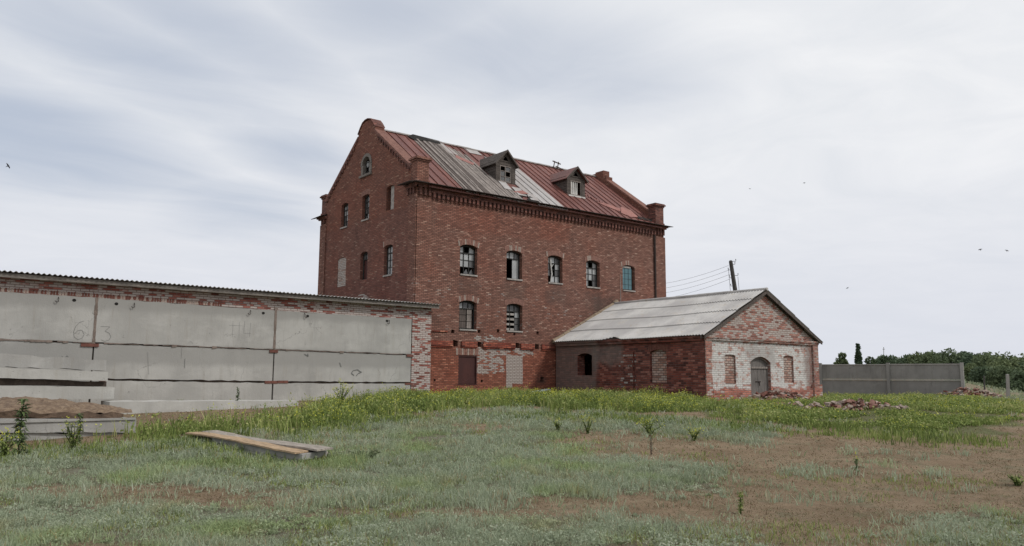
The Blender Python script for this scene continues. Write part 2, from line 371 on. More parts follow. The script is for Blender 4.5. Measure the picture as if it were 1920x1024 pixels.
M['dormer_wood'] = wood('dormer_wood', (.10, .085, .075), (.6, .6, 4))
M['board'] = wood('roof_board', (.235, .205, .185), (4, .4, .4), 1.4)
M['board_dark'] = wood('roof_board_dark', (.11, .09, .08), (4, .4, .4), 1.3)
M['door'] = wood('door_wood', (.17, .155, .145), (5, 5, .4), 1.25)
M['plank'] = wood('new_plank', (.42, .30, .19), (5, .35, 3), 1.2)
M['plank_grey'] = wood('grey_plank', (.33, .29, .25), (5, .35, 3), 1.25)
M['beam'] = wood('eave_beam', (.20, .18, .16), (.4, 3, 3), 1.3)
M['pole'] = wood('pole_wood', (.10, .095, .09), (3, 3, .3), 1.2)
def tin(name, c, c2, rust=.4, rough=.55):
    mt, t, p = mat(name); pos = objc(t)
    n = t.noise(t.vmath('MULTIPLY', pos, (1.8, .5, .5)), 1.3, 6, .65); n2 = t.noise(pos, 5, 6, .7)
    col = t.mix(t.sstep(n, .35, .68), c2, c)
    col = t.mix(t.math('MULTIPLY', t.sstep(n2, .52, .7), rust), col, tuple(x * .5 for x in c2))
    pan = t.node('ShaderNodeTexWhiteNoise', {'W': t.math('FLOOR', t.math('DIVIDE', t.node('ShaderNodeSeparateXYZ', {0: pos}).outputs[0], .49))}, noise_dimensions='1D').outputs[0]
    col = t.mix(t.math('MULTIPLY', pan, .35), col, t.mix(1., col, (.7, .66, .68), 'MULTIPLY'))
    t.set(p.inputs['Base Color'], col); t.set(p.inputs['Roughness'], rough); t.set(p.inputs['Specular IOR Level'], .3); bump(t, p, t.noise(pos, 3, 4, .6), .3, .02); return mt
M['red_tin'] = tin('red_painted_tin', (.20, .078, .060), (.135, .052, .043), .7)
M['grey_tin'] = tin('grey_tin', (.43, .42, .41), (.33, .30, .28), .35, .6)
M['pink_tin'] = tin('lifted_tin', (.34, .15, .125), (.26, .11, .09), .4)
M['brown_sheet'] = tin('brown_sheet', (.075, .026, .022), (.055, .02, .018), .3)
M['coping'] = plain('coping_plaster', (.255, .13, .10), .5, 5, bumpd=.04, c2=(.16, .075, .06))
def slate(name):
    mt, t, p = mat(name); pos = objc(t)
    n = t.noise(pos, .6, 6, .6); n2 = t.noise(t.vmath('MULTIPLY', pos, (1, 2.5, 1)), 3, 6, .7)
    col = t.mix(t.sstep(n, .36, .64), (.36, .345, .335), (.50, .485, .465))
    col = t.mix(t.math('MULTIPLY', t.sstep(n2, .5, .75), .45), col, (.27, .25, .24))
    lic = t.math('MULTIPLY', t.sstep(t.noise(pos, 2.4, 6, .7), .56, .66), .4); col = t.mix(lic, col, (.34, .27, .19))
    t.set(p.inputs['Base Color'], col); t.set(p.inputs['Roughness'], .85); return mt
M['slate'] = slate('corrugated_cement')
M['lichen'] = plain('roof_edge_lichen', (.35, .27, .19), .4, 4, bumpd=.02)
def glass(name, c, rough=.25):
    mt, t, p = mat(name); pos = objc(t)
    col = t.mix(t.sstep(t.noise(pos, 3, 5, .6), .3, .7), tuple(x * .72 for x in c), c)
    t.set(p.inputs['Base Color'], col); t.set(p.inputs['Roughness'], rough); t.set(p.inputs['Specular IOR Level'], .6); return mt
M['pane'] = glass('dusty_sky_reflection_pane', (.40, .41, .41)); M['pane_dull'] = glass('dull_pane', (.115, .115, .115)); M['pane_blue'] = glass('blue_sheet', (.075, .17, .20), .4)  # the pale pane grey mixes dust with a painted-in sky reflection
M['rag'] = plain('white_rag', (.62, .61, .58), .25, 4); M['iron'] = plain('rusty_iron', (.05, .035, .03), .4, 8)
M['bluepaint'] = plain('pale_blue_paint', (.42, .50, .55), .25, 6); M['scratch'] = plain('scratch_mark', (.20, .20, .19), .3, 8)
M['earth'] = plain('heaped_earth', (.17, .115, .08), .5, 5, bumpd=.05); M['hay'] = plain('dry_hay', (.27, .195, .13), .55, 9, bumpd=.07, c2=(.125, .08, .055))
M['rub1'] = plain('broken_brick', (.31, .165, .13), .4, 9, bumpd=.02); M['rub2'] = plain('limed_brick', (.43, .34, .29), .4, 9, bumpd=.02); M['rub3'] = plain('dark_brick', (.20, .085, .065), .4, 9, bumpd=.02)
M['bird'] = plain('bird_feather', (.03, .03, .035), .2); M['wire'] = plain('wire_metal', (.13, .13, .14), .1); M['bark'] = plain('bark', (.09, .07, .055), .4, 6)
def leafmat(name, stops, trans=.25, patch=False, rnd_=False):
    mt, t, p = mat(name); a = t.node('ShaderNodeAttribute', attribute_name='tint').outputs['Fac']
    col = t.ramp(a, stops); t.set(p.inputs['Base Color'], col); t.set(p.inputs['Roughness'], .75)
    if patch:
        ps = objc(t); f1 = t.sstep(t.noise(ps, .42, 5, .6), .5, .66); f2 = t.sstep(t.noise(t.vmath('ADD', ps, (31, 7, 0)), .7, 5, .65), .54, .68)
        col = t.mix(t.math('MULTIPLY', f1, .7), col, t.mix(1., col, (.84, .95, .52), 'MULTIPLY')); col = t.mix(t.math('MULTIPLY', f2, .55), col, t.mix(1., col, (1.05, .86, .62), 'MULTIPLY'))
    if rnd_:
        oi = t.node('ShaderNodeObjectInfo').outputs['Random']; col = t.mix(oi, t.mix(1., col, (.75, .85, .85), 'MULTIPLY'), t.mix(1., col, (1.25, 1.2, .95), 'MULTIPLY'))
    t.set(p.inputs['Base Color'], col)
    tr = t.node('ShaderNodeBsdfTranslucent', {'Color': col}); mx = t.node('ShaderNodeMixShader', {0: trans, 1: p.outputs[0], 2: tr.outputs[0]})
    o = [n for n in t.n if n.type == 'OUTPUT_MATERIAL'][0]; t.l.new(mx.outputs[0], o.inputs[0]); return mt
M['worm'] = leafmat('wormwood_leaf', [(0, (.20, .225, .14)), (.4, (.30, .345, .23)), (.75, (.375, .425, .30)), (.93, (.46, .50, .38)), (1., (.36, .28, .17))], .35, patch=True)
M['green'] = leafmat('green_blade', [(0, (.065, .095, .025)), (.35, (.14, .19, .05)), (.7, (.25, .31, .085)), (1, (.40, .40, .17))])
M['dry'] = leafmat('dry_blade', [(0, (.13, .09, .052)), (.4, (.22, .16, .095)), (.7, (.18, .18, .095)), (1, (.33, .27, .17))])
M['yellow'] = leafmat('yellow_flower', [(0, (.45, .48, .06)), (1, (.66, .64, .10))])
M['tree'] = leafmat('tree_leaf', [(0, (.07, .095, .055)), (.5, (.125, .16, .095)), (1, (.19, .23, .14))], .25, rnd_=True)  # leaf tones lightened so the colour carries the distance haze
M['darkleaf'] = leafmat('dark_leaf', [(0, (.04, .06, .025)), (.5, (.085, .125, .05)), (1, (.15, .20, .075))])
M['dead'] = leafmat('dead_leaf', [(0, (.05, .03, .022)), (1, (.11, .06, .04))])

# ------------------------------------------------------------------ vegetation zones (looked up on the ground)
def gpoly(pts): return np.array([tuple(G(*p))[:2] for p in pts])
def inside(P, poly):
    x, y = P[:, 0], P[:, 1]; r_ = np.zeros(len(P), bool); n = len(poly)
    for i in range(n):
        x1, y1 = poly[i]; x2, y2 = poly[(i + 1) % n]
        c = ((y1 > y) != (y2 > y)); r_ ^= c & (x < (x2 - x1) * (y - y1) / ((y2 - y1) + 1e-12) + x1)
    return r_
TALL = [gpoly(q) for q in (
    [(255, 828), (262, 815), (330, 812), (430, 808), (500, 800), (570, 786), (620, 768), (700, 755), (808, 741), (1040, 741), (1322, 757), (1350, 772), (1200, 772), (1060, 768), (950, 758), (860, 766), (760, 776), (680, 786), (610, 806), (500, 806), (400, 800), (330, 815)],)]
RIGHTG = [gpoly(q) for q in ([(1300, 764), (1540, 747), (1800, 746), (1900, 760), (1915, 800), (1850, 818), (1740, 826), (1640, 806), (1500, 800), (1420, 788), (1330, 778)],)]
WORM = [gpoly(q) for q in (
    [(140, 846), (330, 830), (560, 815), (700, 790), (860, 774), (960, 766), (1060, 776), (1200, 780), (1420, 796), (1450, 822), (1400, 836), (1290, 826), (1120, 812), (1040, 826), (1100, 850), (1230, 862), (1310, 880), (1345, 905), (1300, 935), (1100, 930), (1000, 930), (880, 945), (740, 952), (560, 925), (380, 910), (180, 910), (100, 880)],
    [(480, 990), (560, 965), (700, 960), (860, 980), (1000, 968), (1160, 972), (1300, 1000), (1420, 1040), (300, 1060), (380, 1005)],
    [(-60, 935), (60, 930), (200, 960), (330, 950), (480, 950), (600, 985), (520, 1010), (300, 1000), (150, 1040), (-90, 1060)],
    [(1760, 1000), (1850, 978), (1990, 975), (2000, 1050), (1740, 1050)],
    [(-60, 850), (60, 850), (120, 880), (60, 915), (-60, 920)])]
BROWNISH = [gpoly(q) for q in ([(1040, 812), (1140, 806), (1290, 822), (1440, 838), (1360, 862), (1230, 856), (1100, 842)], [(860, 790), (960, 800), (940, 815), (850, 812)])]
SPARSE = [gpoly(q) for q in ([(1400, 880), (1500, 850), (1700, 850), (1800, 890), (1700, 930), (1560, 940), (1450, 910)], [(1000, 950), (1300, 955), (1400, 1000), (1150, 985)], [(1650, 975), (1500, 990), (1300, 1000), (1500, 1030)])]
def vnoise(P, s, seed=0.):
    return np.array([mnoise.noise((p[0] * s + seed, p[1] * s - seed, seed)) for p in P])
def jit(P, a): return P + rng.normal(0, a, P.shape)
def anyin(P, polys):
    r_ = np.zeros(len(P), bool)
    for q in polys: r_ |= inside(P, q)
    return r_

# ------------------------------------------------------------------ ground
def axis(a, b, step, far_lo, far_hi):
    mid = list(np.arange(a, b, step)); lo = []; x = a; s = step
    while x > far_lo: s *= 1.35; x -= s; lo.append(x)
    hi = []; x = mid[-1]; s = step
    while x < far_hi: s *= 1.35; x += s; hi.append(x)
    return np.array(lo[::-1] + mid + hi)
gx = axis(-26, 46, .3, -2500, 3500); gy = axis(-34, 14, .3, -2000, 4000)
XX, YY = np.meshgrid(gx, gy); PP = np.stack([XX.ravel(), YY.ravel()], 1)
ZZ = gz(PP[:, 0], PP[:, 1])
near = (PP[:, 0] > -27) & (PP[:, 0] < 48) & (PP[:, 1] > -35) & (PP[:, 1] < 15)
dz = np.zeros(len(PP)); nn = PP[near]
dz[near] = vnoise(nn, .5, 3.) * .05 + vnoise(nn, 1.9, 9.) * .025
far = ~near; dz[far] = vnoise(PP[far], .05, 1.) * .25
ZZ = ZZ + dz
nxg, nyg = len(gx), len(gy)
idx = np.arange(nxg * nyg).reshape(nyg, nxg)
Q = np.stack([idx[:-1, :-1], idx[:-1, 1:], idx[1:, 1:], idx[1:, :-1]], -1).reshape(-1, 4)
def fastmesh(name, V, Fc, mats, attr=None, mi=None, smooth=False):
    me = bpy.data.meshes.new(name); V = np.asarray(V, np.float32); Fc = np.asarray(Fc, np.int32); k = Fc.shape[1]
    me.vertices.add(len(V)); me.vertices.foreach_set('co', V.ravel()); me.loops.add(Fc.size); me.loops.foreach_set('vertex_index', Fc.ravel())
    me.polygons.add(len(Fc)); me.polygons.foreach_set('loop_start', np.arange(0, Fc.size, k, dtype=np.int32))
    if smooth: me.polygons.foreach_set('use_smooth', np.ones(len(Fc), bool))
    for m_ in mats: me.materials.append(m_)
    if mi is not None: me.polygons.foreach_set('material_index', np.asarray(mi, np.int32))
    for an, av in (attr or {}).items():
        a = me.attributes.new(an, 'FLOAT', 'POINT'); a.data.foreach_set('value', np.asarray(av, np.float32))
    me.update(calc_edges=True); o = bpy.data.objects.new(name, me); COL.objects.link(o); return o
veg = np.zeros(len(PP)); grn = np.zeros(len(PP))
wv = vnoise(nn, .8, 5.) * .5
nj = nn + np.stack([vnoise(nn, 1.1, 12.), vnoise(nn, 1.1, 33.)], 1) * .9
veg[near] = anyin(nj, WORM) * 1. * (~anyin(nj, BROWNISH)); grn[near] = (anyin(nj, TALL) | anyin(nj, RIGHTG)) * 1.
veg[far] = .5
mt, t, p = mat('steppe_soil'); pos = objc(t)
av = t.node('ShaderNodeAttribute', attribute_name='veg').outputs['Fac']; ag = t.node('ShaderNodeAttribute', attribute_name='grn').outputs['Fac']
n1 = t.noise(pos, .8, 7, .65); n2 = t.noise(pos, 5, 7, .7); n3 = t.noise(pos, 38, 6, .75); n4 = t.noise(t.vmath('MULTIPLY', pos, (1.6, .8, 1)), 11, 6, .7)
soil = t.mix(t.sstep(n1, .34, .66), (.215, .148, .088), (.305, .222, .142))
soil = t.mix(t.math('MULTIPLY', t.sstep(n2, .48, .68), .6), soil, (.17, .135, .085))
soil = t.mix(t.math('MULTIPLY', t.sstep(t.noise(t.vmath('ADD', pos, (40, 9, 0)), 1.7, 6, .7), .52, .64), .55), soil, (.15, .15, .085))
soil = t.mix(t.sstep(n3, .55, .75), soil, (.32, .255, .175)); soil = t.mix(t.sstep(n3, .42, .3), soil, (.085, .055, .04))
soil = t.mix(t.math('MULTIPLY', av, .75), soil, t.mix(t.sstep(n2, .4, .65), (.12, .13, .085), (.19, .21, .155)))
soil = t.mix(t.math('MULTIPLY', ag, .8), soil, t.mix(n2, (.05, .07, .02), (.13, .16, .05)))
soil = t.mix(t.math('MULTIPLY', t.sstep(n4, .52, .66), .5), soil, t.mix(1., soil, (.58, .56, .54), 'MULTIPLY')); soil = t.mix(t.math('MULTIPLY', t.sstep(n4, .46, .34), .35), soil, (.33, .26, .175))
t.set(p.inputs['Base Color'], soil); bump(t, p, t.math('ADD', n3, t.math('MULTIPLY', n4, 2.)), .9, .04)
ground = fastmesh('ground', np.column_stack([PP, ZZ]), Q, [mt], {'veg': veg, 'grn': grn}, smooth=True); tag(ground, kind='structure')

# ------------------------------------------------------------------ THE MILL
mill = thing('brick_mill', (8, 4.8, .7), 'tall abandoned red brick mill with a rusty red metal roof, two dormers and broken windows', 'building')
EZ = 9.97; RS = .745; RY = 4.85; RZ = EZ + (RY + .15) * RS      # eave, slope, ridge
L = 16.0; W = 9.7
wins = [(2.33, 3.28, 6.17, 7.42, .13), (4.96, 5.90, 6.18, 7.42, .13), (7.52, 8.46, 6.2, 7.44, .13), (10.08, 11.02, 6.18, 7.44, .13), (12.70, 13.63, 6.2, 7.43, .13),
        (2.33, 3.28, 3.70, 4.88, .13), (4.98, 5.93, 3.74, 4.90, .13)]
fh = [arch(a, b, c, d, e) for a, b, c, d, e in wins] + [[(2.33, 1.28), (3.30, 1.28), (3.30, 2.55), (2.33, 2.55)]]
for (u, z, s) in ((2.14, 3.06, .15), (3.46, 3.06, .12), (5.64, 3.07, .13), (6.82, 3.05, .13), (2.0, 3.58, .09), (3.43, 3.64, .08), (4.5, 3.70, .08), (5.45, 3.60, .07), (6.86, 3.69, .08), (1.1, 1.45, .05), (3.6, 1.42, .06), (7.15, 1.5, .12)):
    fh.append([(u - s, z - s * .9), (u + s * .9, z - s), (u + s, z + s * .8), (u - s * .8, z + s)])
slab_wall('wall', [(0.01, .2), (L - .01, .2), (L - .01, 9.95), (0.01, 9.95)], fh, lambda u, z, d: (u, d, z), .5, M['brick'], mill)
gh = [arch(a, b, c, d, .09) for a, b, c, d in ((1.97, 2.69, 9.14, 10.22), (4.36, 5.08, 9.07, 10.22), (6.6, 7.36, 9.03, 10.18), (1.98, 2.75, 6.15, 7.46), (4.36, 5.1, 6.16, 7.42), (6.62, 7.56, 6.03, 7.4))]
rw = [(4.76 + .40 * math.cos(a * math.pi / 10), 11.78 + .50 * math.sin(a * math.pi / 10)) for a in range(20)]
gh.append([(4.30, 11.3), (5.22, 11.3)] + [(4.76 + .46 * math.cos(a * math.pi / 10), 11.78 + .48 * math.sin(a * math.pi / 10)) for a in range(0, 11)])
def gab(extra=0.):
    P = [(0.004, .2), (W - .004, .2), (W - .004, 9.95), (W - .004, 10.55), (W - .5, 10.75)]
    P += [(5.75, 13.28), (5.72, 13.52), (5.60, 13.58), (5.52, 13.76), (5.30, 13.96), (5.02, 14.00), (4.68, 14.00), (4.40, 13.96), (4.18, 13.76), (4.10, 13.58), (3.98, 13.52), (3.95, 13.28)]
    P += [(.5, 10.75), (0.004, 10.55), (0.004, 9.95)]
    return P
slab_wall('wall', gab(), gh, lambda u, z, d: (d - .002, u, z), .5, M['brick_side'], mill)
GF = [(5.75, 13.28), (5.75, 13.62), (5.62, 13.66), (5.62, 13.92), (4.9, 13.92), (4.88, 14.0), (4.2, 14.0), (4.2, 13.6), (3.95, 13.58), (3.95, 13.28)]
slab_wall('wall', gab()[:5] + GF + gab()[-3:], [], lambda u, z, d: (L + .002 - d, u, z), .5, M['brick_side'], mill)
slab_wall('wall', [(0.01, .2), (L - .01, .2), (L - .01, 9.95), (0.01, 9.95)], [], lambda u, z, d: (u, W - d, z), .45, M['brick_side'], mill)
b = MB()
for z in (3.2, 5.6, 8.6): b.box(.52, L - .52, .53, W - .5, z, z + .15)
b.build_each('floor', M['floor'], mill)
# corner pilasters
b = MB()
b.box(-.03, .72, -.06, -.001, .3, 9.3); b.box(-.061, -.003, -.06, .55, .3, 9.5); b.box(-.06, -.003, 9.05, W + .03, .3, 9.5)
b.box(15.28, L + .05, -.06, -.001, .3, 9.35)
b.build_each('corner_pilaster', M['brick'], mill)
# string course and plinth, broken in places
b = MB()
for x0, x1 in ((.74, 1.98), (2.45, 3.3), (3.62, 5.48), (5.80, 6.62), (7.1, 7.93)):
    b.box(x0, x1, -.075, -.002, 2.93, 3.17); b.box(x0 + .01, x1 - .01, -.045, -.001, 2.87, 2.93)
b.box(.74, 1.7, -.05, -.002, 3.53, 3.60)
b.build_each('string_course', M['brick_ledge'], mill)
b = MB(); b.box(.74, 8.2, -.10, -.002, .3, .98); b.box(.74, 8.2, -.07, -.001, .98, 1.03); b.build_each('plinth', M['brick_ledge'], mill)
# cornice: frieze bands, dentils, metal drip edge
b = MB()
b.box(.72, 15.28, -.08, -.001, 9.64, 9.80); b.box(-.08, L + .08, -.16, -.062, 9.80, 9.88, 0); b.box(-.14, L + .14, -.24, -.002, 9.88, 9.94)
x = .8
while x < 15.2:
    b.box(x, x + .12, -.12, -.001, 9.42, 9.64); b.box(x + .015, x + .105, -.07, -.001, 9.34, 9.42); x += .235
b.box(-.10, -.003, -.16, .75, 9.8, 9.9); b.box(-.16, -.003, -.2, .85, 9.9, 9.96); b.box(-.10, -.003, 9.0, W + .2, 9.78, 9.86); b.box(-.16, -.003, 9.0, W + .3, 9.86, 9.92)
for y in (.08, .32, .56, 9.2, 9.45): b.box(-.10, -.062, y, y + .11, 9.5, 9.8)
for x in (.1, .34, .56, 15.4, 15.62, 15.85): b.box(x, x + .11, -.12, -.062, 9.46, 9.8)
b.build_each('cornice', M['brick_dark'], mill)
b = MB()
b.hexa([(-.32, -.46, 9.93), (L + .3, -.46, 9.93), (L + .3, .02, 9.965), (-.32, .02, 9.965), (-.32, -.46, 9.955), (L + .3, -.46, 9.955), (L + .3, .02, 10.02), (-.32, .02, 10.02)])
b.hexa([(-.55, -.3, 9.90), (-.003, -.3, 9.99), (-.003, .9, 10.02), (-.5, .9, 9.93), (-.55, -.3, 9.93), (-.003, -.3, 10.02), (-.003, .9, 10.05), (-.5, .9, 9.96)])
b.hexa([(-.42, 9.0, 9.86), (-.003, 9.0, 10.0), (-.003, W + .3, 9.97), (-.42, W + .4, 9.84), (-.42, 9.0, 9.89), (-.003, 9.0, 10.03), (-.003, W + .3, 10.0), (-.42, W + .4, 9.87)])
b.build_each('drip_edge', M['metal_dark'], mill)
# pinnacles on the corners
def pinn(x0, x1, y0, y1, zt):
    b = MB(); b.box(x0 + .04, x1 - .04, y0 + .04, y1 - .04, 9.95, zt - .2); b.box(x0 + .0, x1, y0, y1, 9.97, 10.15)
    b.box(x0, x1, y0, y1, zt - .2, zt - .12); b.box(x0 - .06, x1 + .06, y0 - .06, y1 + .06, zt - .12, zt - .05); b.box(x0 - .02, x1 + .02, y0 - .02, y1 + .02, zt - .05, zt)
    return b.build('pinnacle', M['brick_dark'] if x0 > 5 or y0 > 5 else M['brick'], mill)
pinn(-.05, .64, -.05, .52, 11.18); pinn(15.32, 16.05, -.05, .56, 11.25); pinn(-.05, .55, 9.15, 9.75, 11.12); pinn(15.4, 16.05, 9.15, 9.75, 11.12)
# sloped copings and corbels under them
for gxo, sgn in ((0., -1), (L, 1)):
    b = MB(); xa, xb = (gxo - .05, gxo + .52) if sgn < 0 else (gxo - .52, gxo + .05)
    for s in (1, -1):
        def Y(y): return y if s > 0 else W - y
        def seg(y0, z0, y1, z1, th, x0, x1, m=0):
            P = [(x0, Y(y0), z0), (x1, Y(y0), z0), (x1, Y(y1), z1), (x0, Y(y1), z1)]; P += [(q[0], q[1], q[2] + th) for q in P]; b.hexa(P, m)
        seg(.5, 10.77, 3.99, 13.30, .11, xa, xb)
        seg(.5, 10.69, 3.95, 13.19, .08, (gxo - .05 if sgn < 0 else gxo), (gxo if sgn < 0 else gxo + .05), 1)
        k = .65
        while k < 3.7:
            z = 10.72 + (k - .5) * .725; seg(k, z - .2, k + .11, z - .12, .16, (gxo - .06 if sgn < 0 else gxo + .003), (gxo - .003 if sgn < 0 else gxo + .06), 1); k += .24
    for (y0, z0, y1, z1) in (() if sgn > 0 else ((5.74, 13.53, 5.52, 13.78), (5.52, 13.78, 5.28, 14.00), (5.28, 14.00, 4.99, 14.08), (4.99, 14.08, 4.71, 14.08), (4.71, 14.08, 4.42, 14.00), (4.42, 14.00, 4.18, 13.78), (4.18, 13.78, 3.96, 13.53))):
        b.hexa([(xa, y0, z0 - .01), (xb, y0, z0 - .01), (xb, y1, z1 - .01), (xa, y1, z1 - .01), (xa, y0, z0 + .03), (xb, y0, z0 + .03), (xb, y1, z1 + .03), (xa, y1, z1 + .03)], 1)
    b.build('gable_coping', [M['coping'], M['brick_dark']], mill)
# roof ---------------------------------------------------------------
def rz(y): return EZ + (y + .15) * RS
def rstrip(b, x0, x1, s0, s1, lift, th=.012, m=0, y_off=0., skew=0.):
    """sheet on the front slope; s = distance up the slope measured in plan (y)"""
    q = [(x0, s0), (x1, s0), (x1 + skew, s1), (x0 + skew, s1)]
    P = [(x, y, rz(y) + lift) for x, y in q] + [(x, y, rz(y) + lift + th) for x, y in q]
    b.hexa(P, m)
b = MB()
b.hexa([(.45, -.3, rz(-.3) - .06), (L - .45, -.3, rz(-.3) - .06), (L - .45, RY, RZ - .06), (.45, RY, RZ - .06), (.45, -.3, rz(-.3)), (L - .45, -.3, rz(-.3)), (L - .45, RY, RZ), (.45, RY, RZ)])
b.hexa([(.45, RY + .002, RZ - .06), (L - .45, RY + .002, RZ - .06), (L - .45, W + .3, rz(-.3) - .06), (.45, W + .3, rz(-.3) - .06), (.45, RY + .002, RZ), (L - .45, RY + .002, RZ), (L - .45, W + .3, rz(-.3)), (.45, W + .3, rz(-.3))])
x = .58
while x < L - .5:
    if not (2.5 < x < 8.4) : rstrip(b, x, x + .03, -.3, RY, .0, .05)
    elif 4.3 < x < 6.0: rstrip(b, x, x + .035, 3.45, RY, .0, .065)
    elif 6.4 < x < 8.6: rstrip(b, x, x + .035, 4.2, RY, .0, .065)
    x += random.choice((.44, .49, .49, .55))
roof = b.build('roof', M['red_tin'], mill)
b = MB(); x = 2.42; k = 0
while x < 5.75:
    w_ = random.uniform(.13, .2); top = RY if x < 3.9 else (RY - (x - 3.9) * .75 + random.uniform(-.1, .1)); bot = -.32 + random.uniform(-.05, .06)
    if x > 5.3: top = 2.0
    rstrip(b, x, x + w_, bot, top, .012 + random.uniform(0, .03), .025, 0 if random.random() < .72 else 1, skew=random.uniform(-.03, .03))
    x += w_ + random.choice((.008, .012, .03, .055)); k += 1
for (a, c, s0, s1) in ((2.5, 2.62, -.1, 4.8), (3.4, 3.5, .3, 4.2)): rstrip(b, a, c, s0, s1, .065, .03, 0, skew=.12)
b.build('roof_boards', [M['board'], M['board_dark']], roof)
b = MB()
for i, x in enumerate((6.62, 7.10, 7.58, 8.06)):
    for j in range(4):
        s0 = -.34 + j * 1.17; s1 = min(s0 + 1.2, 4.25); rstrip(b, x + .01, x + .47, s0, s1, .014 + .006 * ((i + j) % 2), .01)
    rstrip(b, x, x + .03, -.3, 4.2, .02, .05)
rstrip(b, 3.95, 4.6, 3.7, 4.75, .04, .012, skew=-.2); rstrip(b, 5.7, 6.6, 4.35, 4.83, .03, .012)
for (a, c, s0, s1, l_) in ((5.35, 5.8, .7, 1.4, .06), (5.85, 6.4, .25, 1.0, .08), (6.35, 6.9, -.1, .5, .11), (5.4, 5.75, -.3, .5, .03)): rstrip(b, a, c, s0, s1, l_, .015, skew=.15)
b.build_each('roof_patch', M['grey_tin'], roof)
b = MB()
def torn(pts, m=0):
    P = [(x, y, rz(y) + l_) for x, y, l_ in pts]; b.prism(P, (0, -.01, .014), m)
torn([(12.1, 1.25, .03), (12.7, 1.1, .10), (13.4, .75, .12), (13.25, .6, .02), (12.4, 1.0, .02)])
torn([(13.1, .45, .03), (13.5, .85, .20), (14.0, .6, .22), (14.25, .28, .05), (13.6, .2, .02)])
torn([(5.75, .55, .05), (6.4, .62, .16), (6.55, .35, .16), (5.95, .4, .05)], 0)
for i in range(7): rstrip(b, 11.75 + i * .12, 11.83 + i * .12, 1.75 - i * .10, 1.87 - i * .10, .06, .03, skew=.05)
torn([(4.2, 3.3, .03), (4.9, 2.75, .05), (5.1, 2.95, .07), (4.4, 3.6, .05)])
b.build_each('lifted_sheet', M['pink_tin'], roof)
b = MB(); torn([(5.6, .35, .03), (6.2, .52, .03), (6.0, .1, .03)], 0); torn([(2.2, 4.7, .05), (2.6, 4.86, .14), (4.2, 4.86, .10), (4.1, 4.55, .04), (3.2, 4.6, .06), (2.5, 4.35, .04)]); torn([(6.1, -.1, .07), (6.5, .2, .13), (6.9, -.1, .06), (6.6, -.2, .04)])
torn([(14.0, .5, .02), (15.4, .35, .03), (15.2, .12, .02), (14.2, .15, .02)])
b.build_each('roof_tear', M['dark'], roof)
b = MB()
for i in range(16): b.box(.6 + i * .93, .6 + (i + 1) * .93 - .01, RY - .07, RY + .07, RZ + .01 + .01 * (i % 2), RZ + .07 + .01 * (i % 2))
b.build('ridge_cap', M['grey_tin'], roof)
b = MB()
for x in (12.0, 12.3): b.tube([(x, RY - .1, RZ), (x + .05, RY - .15, RZ + .38)], .03, 6)
b.tube([(11.9, RY - .15, RZ + .36), (12.5, RY - .15, RZ + .27)], .035, 6); b.tube([(12.15, RY - .12, RZ + .1), (12.9, RY - .6, RZ - .3)], .03, 6)
b.build_each('ridge_bracket', M['board_dark'], mill)
